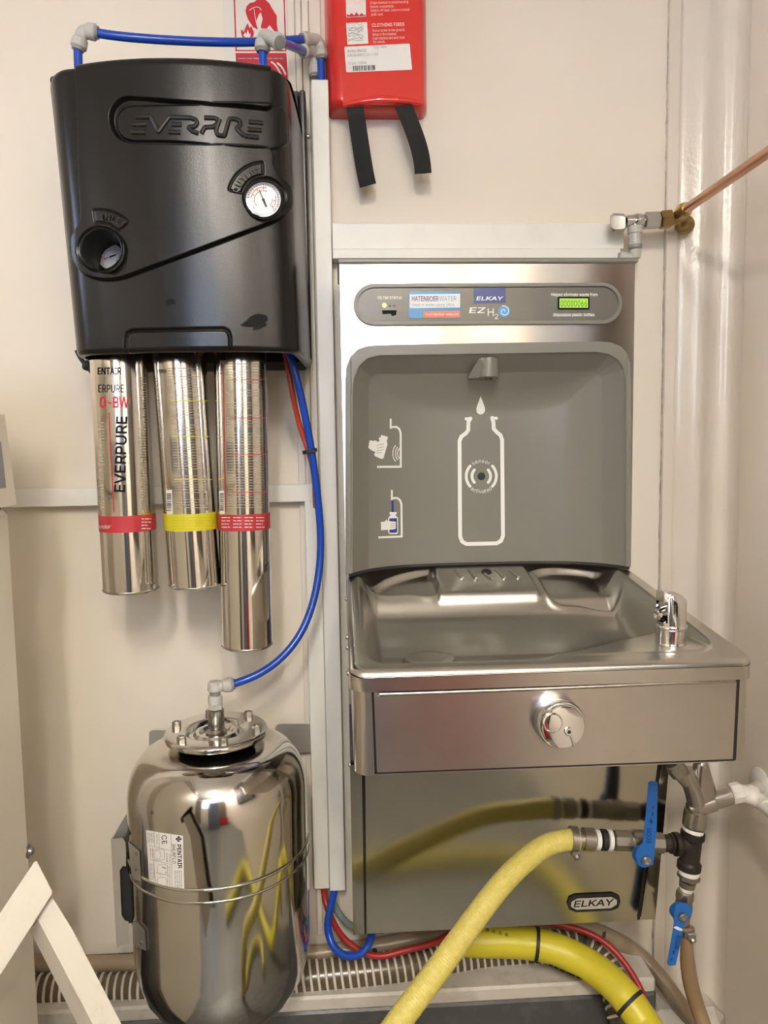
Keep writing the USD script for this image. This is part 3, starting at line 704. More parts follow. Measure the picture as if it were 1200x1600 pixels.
part(bd, 'lettering', slab(lines(268, 808, 336, 5, 4.5, 1.2, 21), fn, .0006, .0010, E_), clear_plug)
t, bd, fn = cartridge('long right filter cartridge with a red band, hanging lowest of the three', (376, 600), (386.5, 1000), .0386, 1016, (804, 830), band_red, band_red)
fine_print(t, fn, 352, 409, 568, 795, .02, 70)
part(t, 'barcode_label', slab(quad((342.5, 767), (350, 766.5), (351, 803), (343.5, 804)), fn, .0004, .0008, E_), paper)
part(t, 'barcode', slab(barcode(343.6, 771, 349.5, 799, 9, 16, True), fn, .0006, .0011, E_), ink)
part(t, 'red_rule', slab(shapely.union_all([stroke([(362, y_), (414+(y_-590)*.02, y_)], 1.0) for y_ in (593, 653, 710, 769)]+[stroke([(348, 570), (352, 800)], .9)]), fn, .0004, .0008, E_), red_ink)
part(t, 'maker_lettering', text('EVERPURE', 351, 585, 7, fn, w=22, o=.0008, ang=-math.pi/2, maxedge=E_), grey_ink)
part(bd, 'lettering', slab(shapely.union_all([lines(346+i*18, 808, 360+i*18, 4, 5, 1.3, 31+i) for i in range(4)]), fn, .0006, .0011, E_), white_ink)

# ================================================================== PUSH FITTINGS AND TUBES
def elbow(label, c, e1, e2, r=.0088, name='pipe_elbow', group=None):
    """push-fit elbow with its corner at c and its mouths at e1, e2"""
    c, e1, e2 = (np.asarray(x, float) for x in (c, e1, e2))
    t = thing(name, label, 'pipe elbow', c, group)
    m = []
    L1, L2 = np.linalg.norm(e1-c), np.linalg.norm(e2-c); d1, d2 = (e1-c)/L1, (e2-c)/L2
    q = min(L1, L2)*.45
    k = np.linspace(0, 1, 12)[:, None]; cv = (1-k)**2*(c+d1*q)+2*k*(1-k)*c+k**2*(c+d2*q)
    m.append(tube(np.vstack([c+d1*(L1-.004), cv, c+d2*(L2-.004)]), r, raw=True, seg=20))
    part(t, 'elbow_body', m, fit_grey, smooth=40)
    for e, d, L in ((e1, d1, L1), (e2, d2, L2)):
        part(t, 'collar', lathe(e-d*.016, d, [(r*.98, 0), (r*1.24, .003), (r*1.28, .008), (r*1.32, .0095), (r*1.32, .014), (r*1.05, .016), (r*.75, .016)], 24), fit_grey)
        part(t, 'release_ring', lathe(e-d*.002, d, [(r*.8, 0), (r*.98, .001), (r*.98, .0045), (r*.7, .005)], 24), fit_dark)
    return t
R6 = .0062
yt = -.17
elbow('grey push-fit elbow above the left end of the black housing', at(129, 47, yt), at(122, 76, yt), at(151, 51, yt))
elbow('grey push-fit elbow above the right end of the black housing', at(411, 53, yt), at(410, 79, yt), at(437, 66, yt-.03))
e3 = elbow('grey elbow at the top of the long vertical trunking, in front', at(499, 61, -.026), at(472, 61.5, -.05), at(502, 91, -.026))
e4 = elbow('grey elbow turning down behind the others beside the trunking top', at(490, 82, -.020), at(473, 79.5, -.055), at(492, 118, -.018), r=.0078)
single('water_tube', 'short blue tube from the left end of the black housing up into an elbow', 'tube', tube([at(121.5, 74, yt), at(122, 90, yt), at(123, 112, yt)], R6), blue_tube)
single('water_tube', 'short blue tube from the right end of the black housing up into an elbow', 'tube', tube([at(410, 77, yt), at(411, 92, yt), at(412, 112, yt)], R6), blue_tube)
single('water_tube', 'long blue tube sagging across above the black housing', 'tube', tube([at(149, 51, yt), at(210, 59, yt+.005), at(300, 64.5, yt+.02), at(380, 66, yt+.045), at(440, 63.5, -.085), at(474, 61.5, -.05)], R6), blue_tube)
single('water_tube', 'short slanting blue tube between two elbows at the top right of the housing', 'tube', tube([at(435, 65, yt-.027), at(452, 71, yt+.02), at(474, 80, -.055)], R6), blue_tube)
single('water_tube', 'short blue tube dropping from an elbow into the long trunking top', 'tube', tube([at(501.5, 89, -.026), at(502, 110, -.026), at(503, 135, -.026)], R6), blue_tube)
single('water_tube', 'long blue tube curving from under the black housing down to the steel tank', 'tube', tube([at(449, 545, -.125), at(458, 570, -.13), at(472, 628, -.125), at(486, 700, -.115), at(496, 775, -.105), at(501, 850, -.10), at(494, 920, -.11), at(472, 985, -.13), at(437, 1030, -.15), at(400, 1055, -.165), at(360, 1070, -.172)], R6*.98, 140), blue_tube)
single('water_tube', 'thin orange-red tube beside the blue one under the black housing', 'tube', tube([at(444, 545, -.11), at(450, 575, -.112), at(458, 620, -.11), at(470, 670, -.10), at(482, 705, -.10), at(490, 740, -.09), at(492, 775, -.05), at(495, 800, -.02)], R6*.72, 80), red_tube)
def tie(label, c, d, R, flat=.0014, hw=.0030, group=None):
    """black cable tie round c, axis d"""
    t = thing('cable_tie', label, 'cable tie', c, group)
    d_, u, w = frame_of(d); tt_ = np.linspace(0, 2*math.pi, 36, endpoint=False); rg = []
    e = np.cos(tt_)[:, None]*u + np.sin(tt_)[:, None]*w
    part(t, 'strap', loft([np.asarray(c)+e*(R+a)+d_*b for a, b in ((0, -hw), (flat, -hw), (flat, hw), (0, hw), (0, -hw))], cap=False), black_rubber)
    hd = np.asarray(c) + np.array([0, -1, 0])*(R*.8) + RT*R*.6
    part(t, 'lock_head', rbox(hd[0]-.0035, hd[0]+.0035, hd[1]-.003, hd[1]+.003, hd[2]-.003, hd[2]+.003, .001), black_rubber)
tie('small black cable tie holding the orange-red and blue tubes together', (at(481, 705, -.107)+at(487, 705, -.115))/2, (.2, 0, -1), .0105)
c_ = thing('cable', 'black cable bundle emerging under the left corner of the housing', 'cable', at(140, 580, -.1))
part(c_, 'cable_sheath', tube([at(120, 548, -.10), at(132, 568, -.10), at(142, 580, -.09), at(150, 600, -.06)], .0035), black_rubber)
part(c_, 'knot', lathe(at(136, 572, -.10), (1, 0, -1), [(.003, -.007), (.007, -.004), (.008, 0), (.006, .005), (.003, .008)], 14), black_rubber)

# ================================================================== STEEL TANK
TX, TY, TR = -.2035, -.172, .139
o = np.array([TX, TY, 0.0])
fz = at(338, 1138, TY)[2]
zr1, zr2 = .622, .603
tk = thing('pressure_tank', 'polished stainless steel pressure tank mounted low on the wall', 'pressure tank', (TX, TY, .335))
pf = [(0, .336), (.03, .337), (.06, .342), (.09, .356), (.112, .375), (.128, .402), (.136, .432), (TR, .462), (TR, zr2), (TR, zr1), (TR, zr1+.010)]
ztop = fz-.020
pf += [(TR, ztop-.085)]
for a in np.linspace(8, 80, 14): pf.append((.068+(TR-.068)*math.cos(math.radians(a))**.70, ztop-.085+.082*math.sin(math.radians(a))**.92))
pf += [(.068, ztop), (.064, ztop+.004), (0, ztop+.004)]
part(tk, 'tank_body', lathe(o, (0, 0, 1), pf, 128), tank_steel, smooth=50)
for zb__ in (zr1, zr2): part(tk, 'weld_bead', torus((TX, TY, zb__), (0, 0, 1), TR-.0004, .0028, 128, 12), tank_steel, smooth=True)
part(tk, 'weld_band', lathe(o, (0, 0, 1), [(TR-.001, zr2), (TR+.0010, zr2+.001), (TR+.0010, zr1-.001), (TR-.001, zr1)], 128), tank_steel)
FR = sz(81.5, TY)
fl = part(tk, 'flange', lathe(o, (0, 0, 1), [(.03, fz-.012), (FR-.005, fz-.012), (FR-.001, fz-.010), (FR, fz-.006), (FR-.001, fz-.003), (FR-.003, fz-.001), (FR-.005, fz), (.052, fz), (.047, fz-.002), (.042, fz-.008), (.036, fz-.008), (.032, fz-.003), (.027, fz-.003), (.023, fz-.008), (.016, fz-.008), (0, fz-.008)], 96), tank_steel, smooth=40)
for a in (168, 228, 288, 348, 48, 108):
    a = math.radians(a); c = o + (.066*math.cos(a), .066*math.sin(a), fz)
    b_ = part(tk, 'bolt', lathe(c, (0, 0, 1), [(.0070, -.0005), (.0072, .0010), (.0072, .0075), (.0066, .0085), (0, .0085)], 6, a), zinc)
    part(b_, 'stud', lathe(c, (0, 0, 1), [(.0030, .008), (.0030, .0096), (0, .0098)], 12), zinc)
pz = at(338, 1108, TY)[2]
part(tk, 'port', lathe(o, (0, 0, 1), [(.0165, fz-.010), (.0165, fz-.004), (.0142, fz-.002), (.0128, fz), (.0128, pz-.001), (.0115, pz), (0, pz)], 40), chrome_dull)
cap_ = at(338, 1084, TY)[2]
ad = thing('pipe_adaptor', 'grey threaded push-fit adaptor screwed into the top of the steel tank', 'pipe fitting', o+(0, 0, pz))
part(ad, 'hex_body', lathe(o, (0, 0, 1), [(.010, pz+.0005), (.0118, pz+.001), (.0118, pz+.009), (.0105, pz+.0095)], 6), fit_grey)
part(ad, 'sleeve', lathe(o, (0, 0, 1), [(.0105, pz+.009), (.0112, pz+.011), (.0112, cap_-.005), (.0098, cap_-.002), (.008, cap_-.002)], 28), fit_grey)
part(ad, 'spigot', lathe(o, (0, 0, 1), [(.0075, cap_-.003), (.0075, cap_+.003), (.0065, cap_+.007)], 24), fit_dark)
ez = at(336, 1073, TY)
elbow('grey push-fit elbow on top of the steel tank joined to the long blue tube', (TX, TY, ez[2]), (TX, TY, cap_+.004), at(364, 1069, TY), r=.0088)
# mounting brackets
brk = M('satin_bracket_steel', (.66, .64, .61), .34, .85)
br = thing('tank_bracket', 'folded stainless bracket with a window cutout at the left side of the tank', 'bracket', at(195, 1480, -.08))
YB1 = -.215
fp = Polygon([(173, 1311), (192, 1309), (196, 1316), (197, 1326), (197, 1354), (192, 1353), (187, 1360), (190, 1430), (195, 1438), (201, 1440), (202, 1475), (196, 1474), (182, 1481)])
cf = cyl(TX, TY, TR)
for pg in ([(200, 1314), (218, 1330), (220.5, 1378), (206, 1372)], [(207, 1441), (215, 1441), (226.5, 1453), (228.5, 1486), (208, 1476)]):
    part(br, 'bracket_tab', slab(Polygon(pg).buffer(-.8).buffer(.8), cf, .0006, .0026, 4), brk)
part(br, 'bracket_face', slab(fp.buffer(-.6).buffer(.6), plane(YB1), 0, .0018), brk)
c0, c1 = at(173.5, 1311, YB1), at(183, 1481, YB1)
part(br, 'bracket_side', hull([p_+np.array([dx, dy, 0]) for p_ in (c0, c1) for dx in (0, .0018) for dy in (.0005, .206)]), brk)
c2 = at(214, 1327, YB1)
part(br, 'bracket_top', hull([p_+np.array([0, dy, dz]) for p_ in (c0, c2) for dy, dz in ((.0005, 0), (.085, 0), (.0005, -.0018), (.085, -.0018))]), M('dark_bracket_plate', (.05, .047, .043), .3, .6))
part(br, 'rubber_pad', slab(quad((186, 1345), (222, 1352), (226, 1446), (188, 1440)), plane(YB1+.016), 0, .006), black_rubber)
for p_ in ((214, 1334), (213, 1358), (221, 1473)):
    c = cf(np.array([p_], float), .0026)[0]; part(br, 'rivet', lathe(c, (-.6, -1, 0), [(.0028, -.001), (.0026, .001), (0, .0014)], 14), zinc)
br = thing('tank_bracket', 'small rounded stainless wall bracket behind the right shoulder of the tank', 'bracket', at(470, 1172, -.02))
part(br, 'bracket_plate', bevel_slab(rrect(430, 1131, 488, 1176, 8), plane(-.020), 0, .002, .0012, 1), brk)
part(br, 'bracket_stem', rbox(at(440, 1150, -.01)[0], at(474, 1150, -.01)[0], -.0198, -.0005, at(460, 1170, -.01)[2], at(460, 1142, -.01)[2], .003), black_gloss)
br = thing('tank_bracket', 'sliver of a stainless wall bracket behind the left shoulder of the tank', 'bracket', at(245, 1155, -.02))
part(br, 'bracket_plate', bevel_slab(rrect(233, 1141, 280, 1180, 6), plane(-.020), 0, .002, .0012, 1), brk)
part(br, 'bracket_stem', rbox(at(245, 1150, -.01)[0], at(276, 1150, -.01)[0], -.0198, -.0005, at(260, 1172, -.01)[2], at(260, 1150, -.01)[2], .003), tank_steel)
# rating label
fn = cyl(TX, TY, TR)
lb = part(tk, 'rating_label', slab(Polygon([(228, 1297), (258, 1302), (286, 1306), (288, 1394), (262, 1389), (244, 1383), (233, 1377)]), fn, .0003, .0007, 5), paper)
rt = math.pi/2
part(lb, 'lettering', cat(text('PENTAIR', 276.5, 1319, 6.3, fn, w=38, bold=True, ang=rt-.04, o=.0011, lo=.0006, maxedge=E_), text('SHURFLO', 268.5, 1318, 5.2, fn, w=31, ang=rt-.04, o=.0011, lo=.0006, maxedge=E_, slant=.2), text('C', 252, 1305, 8, fn, ang=rt-.12, bold=False, o=.0011, lo=.0006), text('E', 252.5, 1313.5, 8, fn, ang=rt-.12, o=.0011, lo=.0006), text('1.0', 259, 1333, 3.2, fn, ang=rt-.1, o=.0011, lo=.0006), text('bar', 259.5, 1341, 3.2, fn, ang=rt-.1, o=.0011, lo=.0006)), ink)
emb = Polygon([(279, 1306), (284, 1311), (279, 1316), (274, 1311)])
part(lb, 'emblem', slab(shapely.difference(emb, shapely.union_all([stroke([(276.5, 1309), (281.5, 1310)], .8), stroke([(276.5, 1312), (281.5, 1313)], .8)])), fn, .0006, .0011), ink)
bx = [stroke(p_, .7, round_=False) for p_ in ([(267, 1304), (269, 1388)], [(248, 1300.5), (249, 1326)], [(241, 1299.5), (242, 1324)], [(232, 1321), (267, 1329)], [(234, 1343), (269, 1351)], [(240, 1345), (243, 1383)], [(243, 1363), (266, 1369)])]
bx += [shapely.boundary(rrect(239, 1327, 257, 1344, 4)).buffer(.4), shapely.boundary(rrect(241, 1329, 251, 1342, 4)).buffer(.35), shapely.boundary(rrect(246, 1351, 262, 1366, 3)).buffer(.35), shapely.boundary(rrect(246, 1371, 260, 1384, 4)).buffer(.35), stroke([(254, 1355), (259, 1357)], 2), Point((259, 1363)).buffer(1.1)]
part(lb, 'drawing', slab(shapely.union_all(bx), fn, .0006, .0010, 5), grey_ink)
def vlines(x0, y0, y1, n, dx, seed):
    return shapely.union_all([affinity.rotate(lines(0, 0, y1-y0, 1, 3, 1.1, seed+i), 88, origin=(0, 0)).buffer(0) if False else affinity.translate(affinity.affine_transform(lines(0, 0, y1-y0, 1, 3, 1.1, seed+i), [0, -1, 1, 0, 0, 0]), x0+i*dx, y0) for i in range(n)])
part(lb, 'small_print', slab(shapely.union_all([vlines(240, 1301, 1318, 4, -2.7, 3), vlines(246, 1303, 1320, 1, 2, 9), vlines(239, 1325, 1341, 2, -3, 13), vlines(241, 1349, 1376, 3, -3, 17), vlines(266, 1334, 1348, 1, 3, 21), vlines(266, 1353, 1386, 1, 3, 22), vlines(262.5, 1352, 1386, 1, 3, 23), vlines(284, 1360, 1389, 4, -3.2, 25)]), fn, .0006, .0010, 5), grey_ink)

# ================================================================== DRINKING FOUNTAIN WITH BOTTLE FILLER
YF = -.190
df = thing('drinking_fountain', 'stainless wall drinking fountain with a grey bottle filler alcove and a wide basin', 'drinking fountain', (.25, -.2, .47))
x0, x1 = at(535, 650, YF)[0], at(989, 650, YF)[0]
ztop, zbot = at(760, 412, YF)[2], 1.049
PF = plane(YF)
alc_o = Polygon([(535, 990), (540, 880), (540, 592), (541, 575), (547, 558), (559, 546), (574, 541), (590, 539.5), (760, 536), (938, 533.5), (955, 535), (970, 541), (980, 552), (985, 568), (986, 590), (986, 880), (986, 990)])
alc_i = Polygon([(545, 1000), (551, 880), (551, 612), (553, 592), (561, 572), (574, 560), (592, 555.5), (760, 553), (934, 550.5), (952, 554), (966, 563), (974, 577), (977, 596), (977, 880), (977, 1000)])
disp = LineString([(585, 475.8), (940, 474)]).buffer(32.5, quad_segs=24)
rectp = Polygon([proj(np.array([x, YF, z])) for x, z in ((x0, ztop), (x1, ztop), (x1, zbot), (x0, zbot))])
face = rectp.difference(alc_o.buffer(-1)).difference(disp.buffer(-2))
part(df, 'face_panel', slab(face, PF, -.0015, 0), steel_b)
part(df, 'side_panel', rbox(x0+.0005, x0+.0025, YF+.0016, -.001, zbot, ztop, .0005), steel_panel)
part(df, 'side_panel', rbox(x1-.0025, x1-.0005, YF+.0016, -.001, zbot, ztop, .0005), steel_panel)
part(df, 'top_cap', rbox(x0-.003, x1+.004, YF-.004, -.037, ztop+.0002, at(760, 402.5, YF-.004)[2], .002), grey_plastic)
ring = alc_o.difference(alc_i).intersection(rectp)
part(df, 'alcove_rim', bevel_slab(ring, PF, -.01, .0045, .003, 2.2), grey_plastic)
ALCU = alc_i.union(sbox(545, 990, 977, 1500))
def alc_depth(P):
    dx = np.clip(np.minimum(P[:, 0]-549, 978-P[:, 0])/175.0, 0, 1)
    a = .074*np.sqrt(np.clip(1-(1-dx)**2.2, 0, None))
    d = np.maximum(sdf(ALCU, P), 0); b = .0014*np.minimum(d, 26) + .00088*np.maximum(d-26, 0)
    k = .020; h = np.clip(.5+.5*(b-a)/k, 0, 1)
    return -.001 + b*(1-h) + a*h - k*h*(1-h)
ax_, az_ = np.linspace(x0+.004, x1-.004, 300), np.linspace(zbot, ztop-.10, 300)
GX, GZ = np.meshgrid(ax_, az_); PG = proj(np.stack([GX.ravel(), np.full(GX.size, YF), GZ.ravel()], -1))
ins = sdf(alc_o, PG) > 2
GY = YF + alc_depth(PG)
i, j = np.meshgrid(np.arange(299), np.arange(299), indexing='ij'); i, j = i.ravel(), j.ravel()
A, B, C2, D2 = i*300+j, i*300+j+1, (i+1)*300+j+1, (i+1)*300+j
Fq = np.vstack([np.c_[A, B, C2], np.c_[A, C2, D2]]); Fq = Fq[ins[Fq].all(1)]
ln_ = part(df, 'alcove_liner', (np.c_[GX.ravel(), GY, GZ.ravel()], Fq), grey_plastic, smooth=True)
# the dish as a surface for the prints: its depth is a function of the place on the face plane
def ALC(p, o):
    p = np.asarray(p, float); Y = np.full(len(p), YF+.06)
    for _ in range(5):
        Q = atv(p, Y); Y = YF + alc_depth(proj(np.c_[Q[:, 0], np.full(len(p), YF), Q[:, 2]]))
    return atv(p, Y-o)
A_ = 5
bott = [(735, 654), (732, 659), (731.5, 672), (728, 677), (721, 682), (718, 689), (719, 838), (722, 846), (729, 850), (776, 849), (783, 845), (786, 837), (784.5, 687), (782, 680), (776, 675), (771.5, 670), (771, 660), (769, 653)]
part(ln_, 'bottle_outline', slab(shapely.union_all([stroke(bott, 6.0), stroke([(728.5, 654.5), (733.5, 654.5)], 5), stroke([(771, 653.5), (775.5, 653.5)], 5)]), ALC, .0003, .0009, A_), white_ink)
drop = Polygon([(751, 619), (752.8, 624), (756, 632), (757.8, 638), (757.5, 643), (755, 646.5), (751, 647.8), (747, 646.5), (744.5, 643), (744.3, 638), (746.2, 632), (749.3, 624)])
part(ln_, 'water_drop', slab(drop, ALC, .0003, .0009, A_), white_ink)
part(ln_, 'sensor_waves', slab(shapely.union_all([stroke(arcline(752, 744, r, a0, a1), 4.4) for r, a0, a1 in ((14.5, -42, 42), (23.5, -42, 42), (14.5, 138, 222), (23.5, 138, 222))]), ALC, .0003, .0009, A_), white_ink)
part(ln_, 'sensor_lettering', cat(arc_text('sensor', 752, 744, 21, 5.8, ALC, 90, False, .0009, track=1.0), arc_text('activated', 752, 744, 26.5, 5.8, ALC, 270, False, .0009, inside=True, track=1.0)), white_ink)
c = ALC(np.array([[752, 744]]), 0)[0]
part(df, 'sensor_window', lathe(c, (0, -1, 0), [(.0062, -.001), (.0062, .0008), (.0052, .0012), (0, .0012)], 28), black_rubber)
Z1 = lambda L: [(540+a/4, 600+b/4) for a, b in L]
ic = [stroke(Z1([(282, 217), (282, 280)]), 3.2, round_=False), stroke(Z1([(278, 270), (318, 268), (336, 282), (344, 306), (345, 518)]), 3.0, round_=False), stroke(Z1([(196, 518), (350, 517)]), 3.4, round_=False)]
hand = Polygon(Z1([(150, 352), (174, 356), (188, 352), (200, 362), (212, 356), (206, 338), (220, 330), (222, 318), (264, 330), (262, 345), (256, 352), (262, 376), (236, 466), (222, 468), (182, 450), (178, 438), (188, 426), (158, 412), (142, 398)]))
hand = hand.difference(shapely.union_all([stroke(Z1(a), .7) for a in ([(196, 384), (238, 374)], [(198, 402), (238, 392)], [(196, 418), (238, 410)], [(192, 432), (226, 428)])]))
wv = [stroke([(540+a/4, 600+b/4) for a, b in arcline(375, 434, r, 142, 218)], 1.3) for r in (50, 64, 80)]
part(ln_, 'fill_icon', slab(shapely.union_all(ic+[hand]+wv), ALC, .0003, .0009, A_), white_ink, label='white pictogram of a hand tilting a bottle')
ic = [stroke(Z1([(289, 662), (289, 725)]), 3.0, round_=False), stroke(Z1([(284, 714), (322, 712), (340, 726), (349, 750), (351, 955)]), 3.0, round_=False), stroke(Z1([(204, 959), (355, 953)]), 3.2, round_=False)]
bt = Polygon(Z1([(274, 800), (320, 800), (318, 814), (310, 818), (328, 838), (328, 928), (318, 938), (276, 938), (266, 928), (266, 838), (282, 818), (276, 814)]))
wt = Polygon(Z1([(273, 840), (322, 838), (323, 922), (315, 930), (274, 930)]))
hd = Polygon(Z1([(220, 862), (244, 860), (254, 848), (264, 858), (316, 860), (314, 902), (306, 908), (222, 914)]))
part(ln_, 'hold_icon', slab(shapely.union_all(ic+[bt.difference(wt), hd.difference(shapely.union_all([stroke(Z1(a), .7) for a in ([(280, 872), (316, 870)], [(280, 884), (316, 882)], [(280, 896), (312, 895)])]))]), ALC, .0003, .0009, A_), white_ink, label='white and navy pictogram of a hand holding a filling bottle')
part(ln_, 'water_print', slab(shapely.union_all([wt.difference(hd), quad(*Z1([(287, 730), (300, 730), (300, 800), (288, 800)]))]), ALC, .0003, .0009, A_), navy)
# nozzle under the roof of the alcove
c = at(763, 574, YF+.020); rn = sz(16.5, YF+.02)
ico = trimesh.creation.icosphere(2).vertices
part(df, 'nozzle', cat(lathe(c+(0, 0, -.0165), (0, 0, 1), [(0, 0), (rn*.86, 0), (rn, .0015), (rn*1.02, .024), (rn*.9, .032), (0, .036)], 40), hull([*(c+np.array([-.029, .004, -.0145])+.0018*ico), *(c+np.array([-.012, -.010, .010])+.006*ico), *(c+np.array([-.010, .034, .014])+.006*ico), *(c+np.array([-.027, .024, -.0145])+.0018*ico), *(c+np.array([.008, .026, -.0145])+.004*ico), *(c+np.array([.0, -.010, -.0145])+.003*ico), *(c+np.array([.004, -.006, .016])+.006*ico)])), grey_plastic, smooth=40)
part(df, 'nozzle_outlet', lathe(c+(0, 0, -.0165), (0, 0, -1), [(.006, -.002), (.006, .0015), (.004, .0015), (0, 0)], 24), black_gloss)
gk = np.linspace(x0+.006, x1-.006, 90); gP = proj(np.c_[gk, np.full(90, YF), np.full(90, zbot)])
part(df, 'basin_gasket', tube(np.c_[gk, YF+alc_depth(gP)-.001, np.full(90, zbot-.0005)], .0024, raw=True, seg=8), black_rubber)
# display
part(df, 'display_bezel', bevel_slab(disp.difference(disp.buffer(-6)), PF, -.006, .005, .003, 2.6), grey_plastic)
dp = part(df, 'display_panel', slab(disp.buffer(-5.5), PF, -.004, .0012), grey_panel)
PD = plane(YF-.0012)
part(dp, 'status_lettering', text('FILTER STATUS', 590, 467.5, 4.2, PD, w=38, bold=True), white_ink)
part(dp, 'counter_lettering', cat(text('Helped eliminate waste from', 860.5, 462.5, 4.8, PD, w=73, bold=True), text('disposable plastic bottles', 864, 494, 4.8, PD, w=65, bold=True)), white_ink)
part(dp, 'status_light', lathe(at(600.5, 477, YF-.0012), (0, -1, 0), [(.0034, 0), (.003, .0006), (0, .0009)], 18), led_m, label='lit green light')
for px in (609, 616): part(dp, 'status_light', lathe(at(px, 477.5, YF-.0012), (0, -1, 0), [(.0018, 0), (.0016, .0004), (0, .0006)], 14), black_gloss)
part(dp, 'filter_icon', slab(shapely.union_all([quad((597, 485), (620, 484.5), (619, 492), (613, 494), (610, 490), (598, 491))]), PD), ink)
part(dp, 'counter_frame', slab(rrect(871.5, 464, 921, 483.5, 1).difference(rrect(874, 466.2, 919, 481, .5)), PD, 0, .0012), ink)
part(dp, 'counter_screen', slab(rrect(873.5, 466, 919.5, 481.2), PD, 0, .0005), lcd_m)
part(dp, 'counter_digits', text('00000066', 875.2, 479, 9.5, PD, w=42, o=.0009, lo=.0005), M('lcd_ink', (.03, .06, .01), .5))
stk = part(df, 'sponsor_sticker', slab(rrect(638.5, 455, 719.5, 497, 3), PD, 0, .0008), sky_blue)
PS2 = plane(YF-.0020)
part(stk, 'white_field', slab(quad((640, 460), (719, 459), (719, 480.5), (640, 481.5)), PS2, 0, .0003), paper)
part(stk, 'orange_field', slab(quad((661, 486), (719, 485.5), (719, 495.5), (661, 496.3)), PS2, 0, .0003), orange)
PS3 = plane(YF-.0023)
part(stk, 'name_lettering', text('HATENBOER', 643, 470.5, 7.6, PS3, w=42, bold=True), navy)
part(stk, 'water_lettering', cat(text('WATER', 686, 470.2, 7.6, PS3, w=27), text('fresh in water since 1906', 644, 478.5, 4.6, PS3, w=66)), sky_blue)
part(stk, 'web_lettering', text('www.hatenboer-water.com', 664, 492.6, 3.6, PS3, w=53), white_ink)
lg = part(df, 'maker_badge', slab(quad((740, 449.5), (789.5, 449), (790, 473), (740.5, 474)), PD, 0, .0007), navy)
part(lg, 'maker_lettering', text('ELKAY', 743, 469, 5.6, plane(YF-.0019), w=42, bold=True, slant=.25), white_ink)
part(dp, 'product_lettering', cat(text('EZ', 731, 489, 8.6, PD, w=26, bold=True, slant=.2), text('H', 760.5, 494, 12.5, PD, w=11), text('2', 772, 498.5, 8, PD, w=6.5)), white_ink)
sp_ = [(787.5+(1.2+.0165*a)*math.cos(math.radians(a)), 486.5-(1.2+.0165*a)*math.sin(math.radians(a))) for a in range(0, 470, 12)]
part(dp, 'swirl_emblem', slab(Point(787.5, 486.5).buffer(9), PD, 0, .0003), swirl_blue)
part(dp, 'swirl_line', slab(stroke(sp_, 1.3), PD, .0003, .0007), paper)

# ---- basin
XB0, XB1 = .0055, .4555
ybf, ybb = -.462, -.095
def xright(y): return np.where(y < -.19, .4535 + (.5085-.4535)*(-.19-y)/.27, .4535)
zrim = lambda y: .9765 + .0685*np.clip((y+.462)/.272, 0, 1)
Cr = .020
def inner_poly():
    yf, yb, r = ybf+.017, ybb+.03, .035
    p = Polygon([(XB0+.017, yb), (XB0+.017, yf), (xright(yf)-.026, yf), (xright(-.19)-.020, -.19), (.4535-.020, yb)])
    return p.buffer(-r).buffer(r, quad_segs=10)
IN = inner_poly()
pw = lambda px, py, z: (lambda d: CAM + d*((z-CAM[2])/d[2]))(RT*((px-600)/F)+DN*((py-800)/F)+FW)
plat = Polygon([tuple(pw(*a)[:2]) for a in ((800, 1046, .975), (905, 1022, .980), (1015, 992, .985), (1028, 985, .987), (1060, 983, .988), (1085, 990, .988), (1112, 1018, .984), (1122, 1040, .98), (1080, 1056, .972))]).buffer(.004)
PY = [-.47, -.43, -.40, -.33, -.29, -.262, -.240, -.228, -.222, -.205, -.199, -.17, -.14, -.09]
PZ = [.952, .952, .950, .952, .957, .965, .976, .983, .9875, 1.0105, 1.0145, 1.0245, 1.0345, 1.044]
yprof = PchipInterpolator(PY, PZ)
padc = lambda pts: smooth_poly([tuple(pw(*a)[:2]) for a in pts], 80)
padL = padc([(579, 926, 1.02), (600, 914, 1.025), (640, 903, 1.03), (672, 900, 1.03), (672, 903, 1.03), (682, 918, 1.02), (684, 925, 1.018), (670, 928, 1.017), (640, 929, 1.016), (600, 930, 1.016), (584, 929, 1.016)])
padR = padc([(832, 900, 1.03), (860, 897, 1.03), (905, 899, 1.028), (945, 908, 1.022), (970, 920, 1.018), (970, 925, 1.016), (940, 926, 1.016), (900, 926, 1.016), (865, 925, 1.017), (852, 921, 1.018), (844, 910, 1.024)])
blk_x0, blk_x1 = at(690, 910, -.19)[0], at(832, 908, -.19)[0]
BLK = Polygon([(blk_x0-.006, -.2085), (blk_x1+.006, -.2085), (blk_x1, -.05), (blk_x0, -.05)]).buffer(-.004).buffer(.004)
def basin_z(P):
    x, y = P[:, 0], P[:, 1]
    b = yprof(y)
    b = b + .0065*sstep(-.004, .003, sdf(BLK, P))
    for pd in (padL, padR):
        d = sdf(pd, P); b = b - .0075*sstep(-.002, .006, d) + .0026*np.exp(-((d+.003)/.003)**2)
    d0 = np.hypot(x-.085, y+.405); b = b + .0  # flat floor; drain follows as its own part
    s = sstep(-.001, .030, sdf(IN, P)); z = zrim(y)*(1-s) + b*s
    sp = sstep(-.007, .003, sdf(plat, P))*sstep(-.002, .010, sdf(IN, P)); z = z*(1-sp) + (.9835+.03*(y+.44))*sp
    return z
def ygrid():
    return np.r_[ybf + Cr*(1-np.cos(np.linspace(0, math.pi/2, 16))), np.linspace(ybf+Cr, ybb, 210)[1:]]
yy = ygrid(); uu = np.r_[np.linspace(0, .05, 26)[:-1], np.linspace(.05, .93, 210), np.linspace(.93, 1, 30)[1:]]
